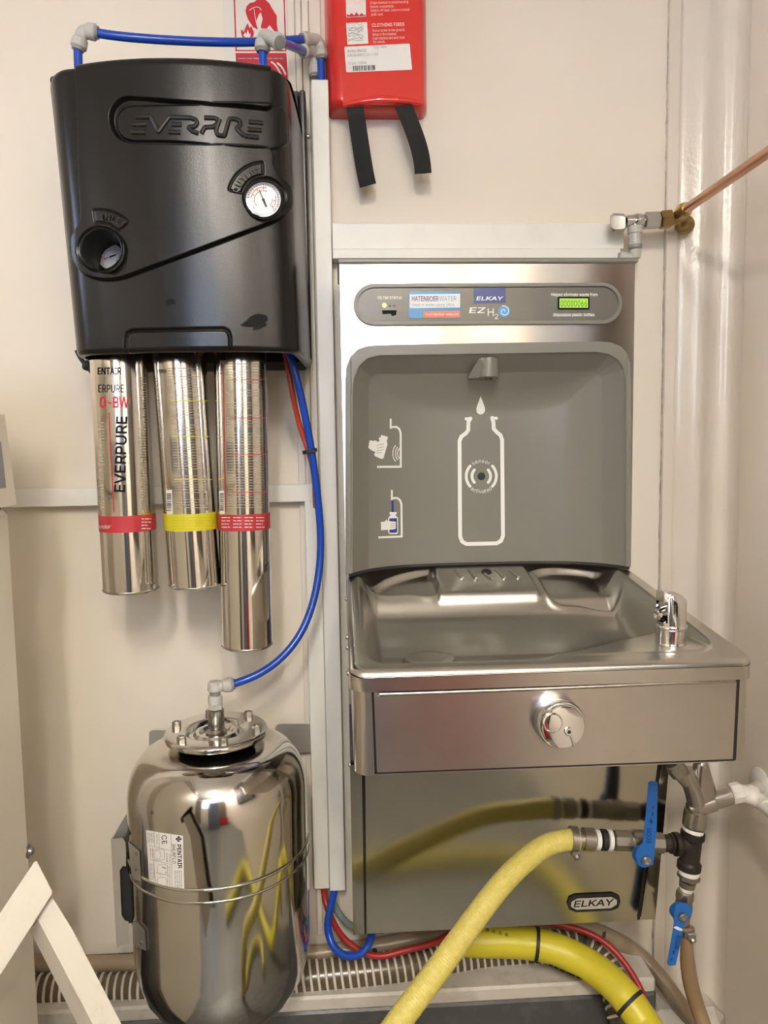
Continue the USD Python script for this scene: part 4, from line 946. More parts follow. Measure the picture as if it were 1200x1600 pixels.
def basin_xy(u, y):
    c = np.where(y < ybf+Cr, Cr-np.sqrt(np.clip(Cr**2-(ybf+Cr-y)**2, 0, None)), 0)
    a, b = XB0+c, xright(y)-c
    return a+(b-a)*u
U_, Y_ = np.meshgrid(uu, yy); X_ = basin_xy(U_, Y_)
PB_ = np.c_[X_.ravel(), Y_.ravel()]
OUT = Polygon(np.r_[np.c_[basin_xy(np.zeros(len(yy)), yy), yy], np.c_[basin_xy(np.ones(len(yy)), yy), yy][::-1]])
zb_ = basin_z(PB_)
dd = shapely.distance(shapely.boundary(OUT), shapely.points(PB_[:, 0], PB_[:, 1])); dd = np.where(PB_[:, 1] > -.12, .02, dd)
e = np.clip(dd, 0, .008); zb_ = zb_ - (.008-np.sqrt(np.clip(.008**2-(.008-e)**2, 0, None)))
m1, m2 = U_.shape
i, j = np.meshgrid(np.arange(m1-1), np.arange(m2-1), indexing='ij'); i, j = i.ravel(), j.ravel()
A, B, C2, D2 = i*m2+j, i*m2+j+1, (i+1)*m2+j+1, (i+1)*m2+j
Vb = np.c_[PB_, zb_]
# rim skirt: front and sides, straight down from the rolled edge
idx = np.r_[[k*m2 for k in range(m1-1, -1, -1)], np.arange(1, m2), [k*m2+m2-1 for k in range(1, m1)]]
zs = np.where(Vb[idx, 1] < -.19, .952 + .0*Vb[idx, 1], .952)
rimv = Vb[idx]; low = np.c_[rimv[:, :2], zs]; nb = len(Vb); k = np.arange(len(idx)-1)
Fs = np.vstack([np.c_[idx[k], nb+k, nb+k+1], np.c_[idx[k], nb+k+1, idx[k+1]]])
Fb = np.vstack([np.c_[A, B, C2], np.c_[A, C2, D2], Fs[:, ::-1]])
bs = part(df, 'basin', (np.vstack([Vb, low]), Fb), steel_basin, smooth=True)
def onb(px, py):
    d = RT*((px-600)/F)+DN*((py-800)/F)+FW
    ys = np.linspace(-.44, -.10, 400); Q = CAM + d*((ys-CAM[1])/d[1])[:, None]
    g = Q[:, 2]-basin_z(Q[:, :2]); k_ = np.nonzero(g < 0)[0]
    return Q[k_[0]] if len(k_) else Q[-1]
for a, b in (((711, 892), (723, 905)), ((732, 891), (745, 906)), ((775, 890.5), (789, 905)), ((796, 890.5), (811, 904))):
    p, q_ = onb(*a), onb(*b); p, q_ = p+(0, 0, .0012), q_+(0, 0, .0022)
    part(bs, 'drain_rib', tube(np.array([p, (p+q_)/2-(0, 0, .0002), q_]-np.array([0, 0, .0012])), [.001]+[.0030]*28+[.001], 30, 12), steel_basin)
p, q_ = onb(757, 897)+(0, 0, .0012), onb(769, 906)+(0, 0, .0022)
part(bs, 'drain_rib', tube(np.array([p, (p+q_)/2-(0, 0, .0002), q_]-np.array([0, 0, .0012])), [.001]+[.0030]*28+[.001], 30, 12), steel_basin)
c = onb(760, 894)
part(bs, 'overflow_hole', lathe(c+(0, 0, -.001), (0, -.45, 1), [(.0085, 0), (.0085, .0022), (.007, .003), (.006, .0022), (0, .0018)], 30), black_gloss)
c = at(671, 1036, -.37); c[2] = .9495
part(bs, 'strainer', lathe(c, (0, 0, 1), [(.036, -.001), (.036, .010), (.033, .016), (.026, .0175), (.022, .0165), (0, .0165)], 48), steel_basin)
# apron below the rim
za0, za1 = .846, .9525
def xz_skirt(z0, z1, ins):
    n = 14; t = np.linspace(0, math.pi/2, n); r = Cr
    yA = ybf+ins
    L = np.c_[XB0+ins+r-r*np.cos(t), yA+r-r*np.sin(t)]; xe_ = float(xright(ybf))-ins
    Rr = np.c_[xe_-r+r*np.sin(t), yA+r-r*np.cos(t)]
    base = np.r_[[[XB0+ins, -.20]], L, Rr, [[float(xright(-.20))-ins, -.20]]]
    return [np.c_[base, np.full(len(base), z)] for z in (z0, z1)]
part(df, 'apron', loft(xz_skirt(za0, za1, .004)), steel_apron)
PA = plane(ybf+.004)
ap = Polygon([(585, 1088), (1151, 1065.5), (1145, 1186), (590, 1207)])
part(df, 'apron_seam', slab(shapely.union_all([quad((580.5, 1080), (584, 1080), (589, 1209), (585.5, 1209)), quad((1149, 1062), (1156, 1062), (1150, 1187), (1143, 1187)), quad((585, 1206), (1149, 1185), (1149, 1188.5), (585, 1209.5))]), PA, .0001, .0005), black_gloss)
pn_ = part(df, 'apron_panel', slab(ap, PA, .0002, .0016), steel_apron)
part(df, 'panel_lip', tube([at(593, 1084.5, ybf+.002), at(860, 1075, ybf+.002), at(1148, 1062.5, ybf+.002)], .0028, 40, 12), chrome_dull)
# push button
c = at(872.5, 1128, ybf-.004); rb = sz(40.5, ybf-.02)
nb_ = np.array([.05, -1, .05])
pb = part(df, 'push_button', lathe(c, nb_, [(rb*.99, -.006), (rb, .002), (rb, .010), (rb*.97, .013), (rb*.93, .0145), (rb*.90, .0145), (rb*.885, .0185), (rb*.85, .020), (rb*.6, .0212), (0, .0215)], 72), chrome, smooth=25)
ctr = c + nb_/np.linalg.norm(nb_)*.0215
part(pb, 'finger_dip', lathe(ctr+(-.014, 0.0008, .006), nb_, [(.0125, -.003), (.0122, .001), (.011, .0018), (.009, -.0004), (0, -.002)], 40), chrome)
part(pb, 'lock_screw', lathe(ctr+(.005, .0005, -.005), nb_, [(.0052, -.003), (.0052, .0022), (.0042, .003), (.0022, .003), (.0022, .0), (0, 0)], 24), chrome)
part(pb, 'screw_hole', lathe(ctr+(.005, .0003, -.005), nb_, [(.0024, 0), (.0024, .0026), (0, .0027)], 18), black_gloss)
part(pb, 'arm', hull([*(ctr+(.007, 0, -.009)+.0018*q_ for q_ in trimesh.creation.icosphere(1).vertices), *(ctr+(.012, .001, -.023)+.002*q_ for q_ in trimesh.creation.icosphere(1).vertices)]), chrome)
# bubbler
cb = pw(1048, 1006, .983); rbb = sz(23.5, cb[1])
bu = part(df, 'bubbler', cat(lathe(cb, (0, 0, 1), [(rbb*1.04, -.004), (rbb*1.06, .001), (rbb*1.02, .003), (rbb, .004), (rbb, .020), (rbb*1.05, .0215), (rbb*1.07, .0235), (rbb*1.05, .0255), (rbb, .027)], 56)), chrome, smooth=35)
dirb = np.array([-.966, -.26, 0]); sdb = np.array([-.26, .966, 0])
hpr = [(-1.0, .026), (1.0, .026), (1.0, .062), (.96, .0705), (.88, .0715), (.5, .0715), (.1, .0700), (-.3, .0655), (-.62, .0585), (-.86, .0490), (-.97, .0405), (-1.0, .034)]
hcs = m3.CrossSection([[(a*rbb, z) for a, z in hpr]]).extrude(rbb*2.4)
hM = np.array([[dirb[0], 0, sdb[0], 0], [dirb[1], 0, sdb[1], 0], [0, 1, 0, 0]], float); hM[:, 3] = cb - sdb*rbb*1.2
hood = hcs.transform(hM) ^ m3.Manifold.cylinder(.12, rbb, rbb, 96).translate([float(v) for v in cb-(0, 0, .01)])
def obox(a0, a1, b0, b1, z0, z1): return m3.Manifold.hull_points(np.array([cb+dirb*a*rbb+sdb*b*rbb+(0, 0, z) for a in (a0, a1) for b in (b0, b1) for z in (z0, z1)]))
hc2 = m3.CrossSection([[(-rbb*1.01, .0), (rbb*1.01, .0), (rbb*1.01, .044), (rbb*.97, .053), (rbb*.86, .061), (rbb*.68, .067), (rbb*.42, .0715), (0, .0735), (-rbb*.42, .0715), (-rbb*.68, .067), (-rbb*.86, .061), (-rbb*.97, .053), (-rbb*1.01, .044)]]).extrude(rbb*2.6)
hM2 = np.array([[sdb[0], 0, dirb[0], 0], [sdb[1], 0, dirb[1], 0], [0, 1, 0, 0]], float); hM2[:, 3] = cb - dirb*rbb*1.3
hood = hood ^ hc2.transform(hM2)
hood = hood - obox(.15, 1.6, -.62, .62, .031, .058) - obox(.93, 1.6, -2, 2, .0, .08)
part(bu, 'hood', hood, chrome, smooth=35)
part(bu, 'spout', cat(rod(cb+(0, 0, .036)+dirb*.002, cb+(0, 0, .040)+dirb*rbb*1.0, .0055, 24), lathe(cb+(0, 0, .040)+dirb*rbb*.98, dirb, [(.0055, 0), (.0072, .001), (.0072, .004), (.005, .005), (0, .003)], 24)), chrome)
# screws at the left flank
for p_ in ((534.5, 936, -.30), (537, 996, -.38), (537.5, 1012, -.39), (540, 1052, -.42), (545, 1195, -.42)):
    c = at(*p_); c[0] = XB0-.0005
    part(df, 'flank_screw', lathe(c, (-1, 0, 0), [(.0035, 0), (.0033, .0016), (.002, .0026), (0, .003)], 16), zinc)
# ---- lower cabinet, its front leaning back towards the foot
zc0, zc1 = .470, .8455
yt_, yb_ = -.200, -.200
xa, xb_ = at(556, 1330, -.2)[0], at(1044, 1215, -.222)[0]
cp0 = np.array([0, yb_, zc0]); cn = np.cross((1, 0, 0), (0, yt_-yb_, zc1-zc0)); cn /= np.linalg.norm(cn); cn = cn if cn[1] < 0 else -cn
PC = incl(cp0, cn)
xa = min(xa, .006)
side = lambda x, dx: hull([(x, yt_, zc1), (x, -.002, zc1), (x, -.002, zc0+.001), (x, yb_, zc0), (x+dx, yt_, zc1), (x+dx, -.002, zc1), (x+dx, -.002, zc0+.001), (x+dx, yb_, zc0)])
xb2 = at(1023, 1437, -.2)[0]
xb_ = at(1044, 1215, -.2)[0]
part(df, 'cabinet_body', hull([(xa, y, z) for y in (yt_+.004, -.002) for z in (zc0+.002, zc1)]+[(xx_, y, z) for xx_, z in ((xb_, zc1), (xb2, zc0+.002)) for y in (yt_+.004, -.002)]), steel_panel)
q0 = Polygon([(569.5, 1190), (1036, 1180), (1030, 1194), (996.5, 1437), (572, 1459)])
part(df, 'cabinet_panel', slab(Polygon([(570.5, 1195), (1026, 1185), (1027.5, 1194), (994.5, 1438), (573, 1459)]), PC, -.0005, .0045), steel_panel)
part(df, 'corner_strip', slab(Polygon([(547, 1195), (565, 1195), (569, 1459.5), (552, 1461)]), PC, -.0005, .004), steel_panel)
part(df, 'corner_strip', slab(Polygon([(1034, 1190), (1046, 1190), (1024, 1436), (1001, 1437.5)]), PC, -.0005, .004), steel_panel)
for sm in (quad((565.5, 1195), (570.2, 1195), (572.6, 1459), (569.5, 1459)), quad((1027.5, 1190), (1033, 1190), (1000, 1437), (995, 1437))):
    part(df, 'cabinet_seam', slab(sm, PC, -.0003, .0015), black_gloss)
PCo = lambda p, o: PC(p, o+.0045)
np_ = part(df, 'nameplate', bevel_slab(Polygon([(899, 1397.5), (957, 1395), (968, 1400), (969.5, 1409), (966, 1419), (955, 1423), (900, 1425.5), (889, 1421), (886, 1412), (889, 1402)]).buffer(-3).buffer(3), PCo, 0, .0022, .001, .8), black_gloss)
part(np_, 'plate_face', slab(Polygon([(902, 1404), (955, 1401.5), (964, 1406), (964, 1413), (955, 1419), (901, 1421.5), (892, 1417), (893, 1409)]).buffer(-3).buffer(3), PCo, .0022, .0028), M('plate_satin', (.60, .585, .55), .42, .5))
part(np_, 'maker_lettering', text('ELKAY', 894.5, 1417.5, 9.5, PCo, w=63, bold=True, ang=-.05, slant=.3, lo=.0028, o=.0033), black_gloss)

# ================================================================== ANGLE VALVE AND COPPER PIPE (upper right)
YV = -.062
av = thing('angle_valve', 'chrome angle valve with a square handle above the right end of the fountain', 'valve', at(990, 346, YV))
vp = lambda x, y, dy=0.0: at(x, y, YV+dy)
ax1 = vp(1030, 344.5)-vp(978, 346); ax1 /= np.linalg.norm(ax1)
hp = [(953, 338), (958, 333), (975, 334), (979, 338), (979, 357), (975, 361), (958, 361.5), (953, 357)]
sat_chrome = M('satin_chrome', (.60, .59, .57), .12, 1.0)
part(av, 'handle', hull([at(x, y, YV+s*.011) for x, y in hp for s in (-.8, .8)]+[at(966+(x-966)*.86, 347.5+(y-347.5)*.75, YV+s*.0135) for x, y in hp for s in (-1, 1)]), sat_chrome, smooth=20)
part(av, 'valve_body', cat(rod(vp(977, 346), vp(1006, 345), sz(9.5, YV), 32), lathe(vp(996, 345.5), ax1, [(.0085, -.009), (.0115, -.006), (.0125, 0), (.0115, .007), (.0095, .010)], 32)), sat_chrome, smooth=35)
part(av, 'compression_nut', hexnut(vp(1006, 345), vp(1030, 344), sz(13.2, YV)), sat_chrome)
part(av, 'outlet_spigot', rod(vp(991, 348), vp(992, 364), .0085, 28), sat_chrome)
gf = thing('pipe_fitting', 'grey straight push-fit connector hanging under the chrome angle valve', 'pipe fitting', vp(992, 385))
dz = vp(992.5, 388)-vp(991.5, 352); dz /= np.linalg.norm(dz)
part(gf, 'connector_body', lathe(vp(991.5, 353), dz, [(.006, 0), (.0118, .001), (.0118, .012), (.0098, .013), (.0098, .022), (.0102, .026), (.0108, .031), (.006, .032)], 28), fit_grey, smooth=35)
part(gf, 'collar', lathe(vp(991.5, 353), dz, [(.0085, .030), (.0112, .0315), (.0114, .036), (.009, .0385)], 28), fit_dark)
elbow('grey push-fit elbow below the angle valve turning left over the fountain top', vp(993, 402), vp(993, 389), vp(968, 402, .008), r=.0072)
bf = thing('pipe_elbow', 'brass wall-plate elbow in the corner joining the chrome valve to the copper pipe', 'pipe elbow', at(1062, 338, -.06))
part(bf, 'lock_nut', hexnut(vp(1031, 344), vp(1049, 342), sz(14, YV)), brass_dark)
part(bf, 'elbow_body', tube([vp(1048, 342), vp(1058, 340.5), vp(1065, 335, -.004), at(1067, 330, -.085)], .0095, 30, 18), brass_dark)
part(bf, 'flange', lathe(at(1070, 351, -.030), (-.25, -1, 0), [(.0, -.004), (.0165, -.004), (.0165, 0), (.012, .003), (.0095, .014), (.0, .022)], 32), brass_dark)
ca = at(1066, 331, -.078); cbx = np.array([0, -1, 0.0])
part(bf, 'olive_nut', cat(hexnut(ca+(0, .006, 0), ca+(0, -.012, 0), .0128), lathe(ca, cbx, [(.0115, .011), (.0115, .014), (.009, .018)], 28)), brass)
single('copper_pipe', 'straight copper pipe running from the brass elbow along the right wall', 'pipe', tube([ca+(0, -.005, 0), ca+(0, -.40, .003), ca+(0.0, -.80, .004), ca+(0, -1.6, .004)], .0077, 40, 24), copper)

# ================================================================== TAP, TEE AND BALL VALVES (lower right)
YW = -.255
P = lambda x, y, dy=0.0: at(x, y, YW+dy)
R_ = lambda n: sz(n, YW)
tp = thing('tap', 'chrome angled tap body on a painted inlet pipe under the right end of the basin', 'tap', P(1090, 1280))
part(tp, 'inlet_arm', cat(rod(P(1085, 1262), P(1118, 1251), R_(16), 32, .3), rod(P(1112, 1250), P(1141, 1241), R_(16.5), 28), lathe(P(1085, 1262), P(1118, 1251)-P(1085, 1262), [(0, -R_(14)), (R_(11), -R_(10)), (R_(16), 0)], 28)), chrome_dull)
part(tp, 'valve_body', cat(tube([P(1070, 1205), P(1080, 1225), P(1088, 1250), P(1088, 1275), P(1086, 1296)], [*np.linspace(R_(14), R_(16), 20), *np.linspace(R_(16), R_(15.5), 20)], 40, 26), hull([*(P(1095, 1195)+R_(12)*q_ for q_ in trimesh.creation.icosphere(2).vertices), *(P(1106, 1240)+R_(14)*q_ for q_ in trimesh.creation.icosphere(2).vertices), *(P(1088, 1252)+R_(14)*q_ for q_ in trimesh.creation.icosphere(2).vertices)])), chrome_dull, smooth=50)
part(tp, 'bonnet', cat(rod(P(1076, 1222), P(1050, 1192), R_(13), 28), rod(P(1064, 1209), P(1052, 1196), R_(15.5), 8)), nickel)
part(tp, 'outlet_collar', lathe(P(1087, 1264), P(1084, 1294)-P(1087, 1264), [(R_(15), 0), (R_(18.5), .002), (R_(19), .010), (R_(19), .026), (R_(17), .029)], 36), chrome_dull)
wp = thing('wall_pipe', 'white painted pipe fitting coming out of the right wall to the tap', 'pipe', P(1170, 1240))
xw = XR
fl_ = at_x(1188, 1228, xw-.001)
part(wp, 'wall_flange', lathe(fl_, (-1, 0, 0), [(.0, -.0005), (.030, -.0005), (.030, .002), (.024, .006), (.012, .008), (0, .008)], 40), white_pipe)
part(wp, 'union_nut', cat(lathe(P(1141, 1241), P(1160, 1237)-P(1141, 1241), [(R_(15), 0), (R_(17.5), .002), (R_(17.5), .014), (R_(15), .018)], 10), rod(P(1150, 1238), P(1182, 1243), R_(14), 28)), white_pipe)
part(wp, 'elbow', tube([P(1160, 1240), P(1176, 1246, -.004), P(1188, 1252, -.012), P(1200, 1262, -.03)], [R_(13.5)]*40, 40, 20), white_pipe)
part(wp, 'pipe_run', tube([P(1184, 1248, -.008), P(1196, 1262, -.03), P(1230, 1292, -.10), P(1290, 1340, -.20)], R_(9.5), 40, 18), white_pipe)
part(wp, 'wall_stub', rod(P(1172, 1238, .0), fl_+(0.0005, 0, 0), R_(12), 24), white_pipe)
te = thing('pipe_tee', 'blackened iron tee between the tap above and the two ball valves', 'pipe fitting', P(1080, 1330))
part(te, 'tape_ring', lathe(P(1084, 1293), P(1082, 1301)-P(1084, 1293), [(R_(15), 0), (R_(17), .001), (R_(17), .006), (R_(15), .007)], 30), ptfe)
dv = P(1076, 1357)-P(1083, 1298); Lv = np.linalg.norm(dv)
part(te, 'tee_body', cat(lathe(P(1083, 1299), dv, [(R_(15), 0), (R_(19.5), .001), (R_(19.5), .010), (R_(16), .014), (R_(16), Lv-.014), (R_(19.5), Lv-.010), (R_(19.5), Lv-.001), (R_(15), Lv)], 32), lathe(P(1080, 1319), P(1048, 1319)-P(1080, 1319), [(R_(15), 0), (R_(15), .016), (R_(19), .020), (R_(19), .027), (R_(14), .028)], 32)), dark_iron)
tu = thing('pipe_union', 'grey threaded union with white thread tape below the iron tee', 'pipe fitting', P(1075, 1380))
du = P(1071, 1394)-P(1077, 1357)
part(tu, 'tape_ring', lathe(P(1077, 1357), du, [(R_(16), 0), (R_(17.5), .001), (R_(16.5), .009), (R_(12), .010)], 30), ptfe)
part(tu, 'union_body', cat(lathe(P(1076.5, 1366), du, [(R_(15), 0), (R_(18.5), .001), (R_(18.5), .007), (R_(14), .0095)], 6), lathe(P(1074.5, 1377), du, [(R_(12), 0), (R_(13.5), .001), (R_(12.5), .009), (R_(9), .010)], 28)), nickel)
part(tu, 'lower_tape', lathe(P(1073, 1386), du, [(R_(11), 0), (R_(12), .001), (R_(10), .007), (R_(8), .0075)], 28), ptfe)
def lever(t, pts, w, Y0, off, hub, hr):
    """flat vinyl-dipped lever: outline along pts in picture positions, raised from the hub"""
    c = at(*hub, Y0-off); c[1] = Y0
    lv = part(t, 'lever', cat(bevel_slab(Polygon(pts).buffer(-1.5).buffer(1.5), plane(Y0-off), -.0035, .0035, .002, 1.2), lathe(c+(0, -off+.0125, 0), (0, -1, 0), [(hr, 0), (hr, .010), (hr*.9, .0155), (0, .0155)], 32)), lever_blue)
    part(t, 'stem_nut', cat(hexnut(c+(0, -off+.002, 0), c+(0, -off-.0085, 0), hr*.52), lathe(c+(0, -off-.0085, 0), (0, -1, 0), [(hr*.33, -.001), (hr*.33, .003), (hr*.2, .003), (hr*.18, .001), (0, .001)], 20)), zinc)
    return lv
v1 = thing('ball_valve', 'horizontal ball valve with an upright blue lever before the steel cabinet', 'valve', P(1000, 1315))
dh = P(1046, 1317)-P(958, 1312)
part(v1, 'valve_body', cat(rod(P(958, 1313), P(986, 1314), R_(17), 8), rod(P(984, 1314), P(1012, 1315), R_(18.5), 32, .2), rod(P(1010, 1316), P(1036, 1317), R_(17.5), 8)), nickel)
part(v1, 'nipple', cat(rod(P(1034, 1317), P(1052, 1318), R_(14), 28), lathe(P(1046, 1318), dh, [(R_(14), 0), (R_(16), .001), (R_(16), .004), (R_(14), .005)], 28)), dark_iron)
part(v1, 'valve_neck', rod(P(1009, 1338, -.012), P(1009, 1338, -.030), R_(9), 24), nickel)
L1 = lever(v1, [(1013, 1222), (1017, 1220), (1028, 1222), (1026, 1300), (1022, 1335), (1020, 1352), (1000, 1352), (992, 1338), (996, 1325), (1004, 1316), (1009, 1270)], 0, YW, .030, (1007, 1341), R_(15.5))
PL = plane(YW-.0335)
part(L1, 'lettering', cat(text('ECON', 1017.5, 1318, 7, PL, w=24, bold=True, ang=-math.pi/2, o=.0006), slab(shapely.union_all([stroke([(1018, 1282), (1018, 1286)], 3), stroke([(1020, 1270), (1019, 1274)], 2.5), stroke([(1020, 1260), (1020, 1263)], 1.8), stroke([(1015, 1285), (1017, 1279)], 1.4)]), PL, 0, .0005)), lever_ink)
ha = thing('hose_adaptor', 'taped hose tail connector between the yellow hose and the horizontal ball valve', 'pipe fitting', P(930, 1312))
part(ha, 'hose_tail', rod(P(890, 1311), P(930, 1312), R_(15.5), 30), nickel)
part(ha, 'tape_ring', cat(lathe(P(929, 1312), dh, [(R_(13), 0), (R_(16), .001), (R_(16), .007), (R_(13), .008)], 28), lathe(P(948, 1312.5), dh, [(R_(14), 0), (R_(17), .001), (R_(17), .007), (R_(14), .008)], 28)), ptfe)
part(ha, 'bushing', lathe(P(938, 1312), dh, [(R_(14), 0), (R_(17), .001), (R_(17), .009), (R_(14), .010)], 28), dark_iron)
part(ha, 'plug_body', lathe(P(910, 1311), dh, [(R_(12), 0), (R_(18.5), .001), (R_(18.5), .017), (R_(15), .019)], 32), nickel)
def hose_clamp(label, c, d, R, sc_):
    t = thing('hose_clamp', label, 'hose clamp', c)
    part(t, 'band', lathe(np.asarray(c)-frame_of(d)[0]*.0055, d, [(R, 0), (R+.0014, .0004), (R+.0014, .0106), (R, .011)], 40), zinc)
    s = np.asarray(sc_)
    part(t, 'screw_housing', rbox(s[0]-.007, s[0]+.007, s[1]-.005, s[1]+.006, s[2]-.005, s[2]+.006, .0015), zinc)
    part(t, 'screw_head', cat(lathe(s+(0, -.005, -.003), (.2, -.7, -.6), [(.0052, 0), (.0052, .004), (.0042, .005), (0, .005)], 8)), zinc)
hose_clamp('worm-drive steel clamp gripping the end of the thin yellow hose', P(896, 1311), dh, .0174, P(899, 1332, -.008))
HP = [P(905, 1311.5), P(890, 1312), at(868, 1316, -.258), at(850, 1323, -.263), at(806, 1358, -.29), at(760, 1411, -.32), at(700, 1493, -.36), at(650, 1560, -.39), at(612, 1612, -.41), at(570, 1672, -.435), at(532, 1735, -.465)]
HP += [np.array([.0, -.54, .24]), np.array([.06, -.64, .06]), np.array([.17, -.76, .018]), np.array([.36, -.80, .018]), np.array([.47, -.70, .018]), np.array([.40, -.60, .019])]
hz_ = spline(HP, 420)
s_ = np.r_[0, np.cumsum(np.linalg.norm(np.diff(hz_, axis=0), axis=1))]
yh = thing('yellow_hose', 'thin yellow fabric-covered hose looping down from the clamp across the steel cabinet', 'hose', hz_[0])
part(yh, 'hose_cover', tube(hz_, .0158+.0012*np.clip(s_/.3, 0, 1)+.00045*np.sin(s_/.0042*2*math.pi)*0, raw=True, seg=26), hose_yel)
vis = spline(hz_[s_ < .62], 900); sv = np.r_[0, np.cumsum(np.linalg.norm(np.diff(vis, axis=0), axis=1))]
T_, U2, B2 = frames(vis); rr_ = .0158+.0012*np.clip(sv/.3, 0, 1)
n_t = 1800; ss = np.linspace(0, sv[-1], n_t); ph = ss/.0040*2*math.pi
ip = lambda A_: np.stack([np.interp(ss, sv, A_[:, k]) for k in range(3)], 1)
hx = ip(vis) + (np.interp(ss, sv, rr_)[:, None]+.0001)*(np.cos(ph*1.0)[:, None]*ip(U2)+np.sin(ph*1.0)[:, None]*ip(B2))
part(yh, 'woven_thread', tube(hx, .0006, raw=True, seg=5), M('yellow_thread', (.72, .60, .20), .6))
v2 = thing('ball_valve', 'small ball valve with a blue lever pointing down under the iron tee', 'valve', P(1066, 1430))
d2 = P(1066, 1430)-P(1071, 1392)
part(v2, 'valve_body', cat(lathe(P(1071, 1392), d2, [(R_(9), -.001), (R_(13), 0), (R_(14.5), .004), (R_(14.5), .012), (R_(13), .016), (R_(14), .022), (R_(15), .030), (R_(13), .042), (R_(13), .050), (R_(9), .052)], 30)), nickel, smooth=35)
L2 = lever(v2, [(1055, 1414), (1062, 1410), (1075, 1411), (1081, 1420), (1079, 1432), (1071, 1442), (1066, 1460), (1056, 1508), (1046, 1509), (1042, 1505), (1050, 1460), (1053, 1440), (1053, 1425)], 0, YW, .022, (1064, 1429), R_(14))
PL = plane(YW-.0255)
part(L2, 'lettering', cat(text('ECON', 1057.5, 1461, 6.5, PL, w=22, bold=True, ang=math.pi/2+.18, o=.0006), slab(shapely.union_all([stroke([(1052, 1490), (1053, 1486)], 2.4), stroke([(1049, 1500), (1050, 1497)], 2)]), PL, 0, .0005)), lever_ink)
part(L2, 'worn_patch', slab(Polygon([(1052, 1449), (1057, 1447), (1067, 1452), (1065, 1455), (1058, 1453)]), PL, 0, .0003), white_ink)
part(v2, 'hose_tail', rod(P(1068, 1436), P(1072, 1470, .01), R_(9), 24), nickel)
hose_clamp('small worm-drive clamp below the lower ball valve on the amber hose', P(1073, 1455), (.1, 0, -1), R_(11.5), P(1079, 1462, -.008))
single('clear_hose', 'amber translucent hose dropping from the lower ball valve', 'hose', tube([P(1072, 1448), P(1073, 1470), P(1074, 1500, .01), P(1080, 1540, .02), P(1092, 1580, .02), P(1106, 1625, .0), (P(1112, 1660)*[1, 1, 0]+[0, -.02, .12])], [*np.linspace(R_(9.5), R_(13), 20), *[R_(13)]*60], 80, 20), amber_hose)

# ================================================================== HOSES ALONG THE FOOT OF THE WALL
def hose(name, label, pts, r, m, n=160, seg=22): return single(name, label, 'hose', tube(pts, r, n, seg), m, smooth=True)
rp = spline([at(-60, 1551, -.066), at(0, 1550, -.066), at(120, 1549, -.066), at(230, 1546, -.070), at(400, 1535, -.076), at(500, 1526, -.074), at(640, 1509, -.064), at(760, 1489, -.038), at(850, 1479, -.042), at(905, 1484, -.050), at(935, 1503, -.070), at(958, 1532, -.10), at(970, 1568, -.13), at(978, 1602, -.15), at(985, 1650, -.17)], 500)
rs_ = thing('suction_hose', 'brown suction hose with a cream spiral rib lying along the foot of the wall', 'hose', rp[0])
part(rs_, 'hose_wall', tube(rp, .0262, raw=True, seg=26), brown_hose, smooth=True)
sv = np.r_[0, np.cumsum(np.linalg.norm(np.diff(rp, axis=0), axis=1))]; T_, U2, B2 = frames(rp)
ss = np.linspace(0, sv[-1], 4200); ph = ss/.0135*2*math.pi
ip = lambda A_: np.stack([np.interp(ss, sv, A_[:, k]) for k in range(3)], 1)
part(rs_, 'spiral_rib', tube(ip(rp)+.0268*(np.cos(ph)[:, None]*ip(U2)+np.sin(ph)[:, None]*ip(B2)), .0026, raw=True, seg=7), rib_white, smooth=True)
hose('clear_hose', 'tan braided hose lying on top of the ribbed suction hose', [at(-60, 1509, -.028), at(0, 1509, -.028), at(150, 1507, -.028), at(230, 1504, -.028), at(400, 1496, -.028), at(520, 1487, -.026), at(620, 1473, -.022), at(700, 1456, -.018), at(800, 1441, -.0165), at(900, 1447, -.0165), at(960, 1468, -.028), at(1010, 1503, -.050), at(1050, 1552, -.085), at(1085, 1600, -.09), at(1105, 1640, -.095)], sz(13.5, -.04), clear_hose)
hose('red_hose', 'thin red hose dipping beside the blue loop and running over the ribbed hose', [at(506, 1380, -.022), at(508, 1405, -.028), at(516, 1430, -.045), at(534, 1462, -.075), at(560, 1484, -.095), at(590, 1494, -.108), at(630, 1486, -.106), at(685, 1470, -.090), at(712, 1452, -.066), at(760, 1442, -.058), at(830, 1440, -.062), at(880, 1446, -.072), at(930, 1463, -.092), at(970, 1497, -.118), at(998, 1540, -.15), at(1010, 1570, -.17), at(1018, 1620, -.19)], sz(5.2, -.1), red_hose_m, 200, 14)
hose('grey_tube', 'thin grey-green tube curving behind the blue loop at the trunking end', [at(515, 1380, -.014), at(522, 1412, -.018), at(533, 1432, -.022), at(550, 1447, -.04), at(572, 1452, -.045), at(600, 1453, -.045)], sz(5.6, -.04), teal_tube, 60, 14)
hose('blue_tube', 'blue tube making a deep U between the trunking end and the cabinet foot', [at(525, 1375, -.025), at(521, 1398, -.040), at(514, 1430, -.075), at(513, 1455, -.105), at(523, 1481, -.120), at(545, 1494, -.122), at(566, 1488, -.115), at(577, 1473, -.105), at(580, 1462, -.095), at(582, 1455, -.080)], sz(6.2, -.08), blue_tube, 120, 18)
tyh = hose('thick_hose', 'thick smooth yellow rubber hose sweeping down under the right of the cabinet', [at(722, 1468, -.092), at(760, 1471, -.100), at(840, 1476, -.108), at(900, 1497, -.130), at(950, 1530, -.170), at(985, 1568, -.205), at(1010, 1605, -.23), at(1028, 1650, -.27), np.array([.50, -.40, .12]), np.array([.56, -.55, .027]), np.array([.60, -.95, .027]), np.array([.52, -1.17, .027]), np.array([.25, -1.20, .027]), np.array([.02, -1.18, .027])], .0262, hose_thick, 240, 30)
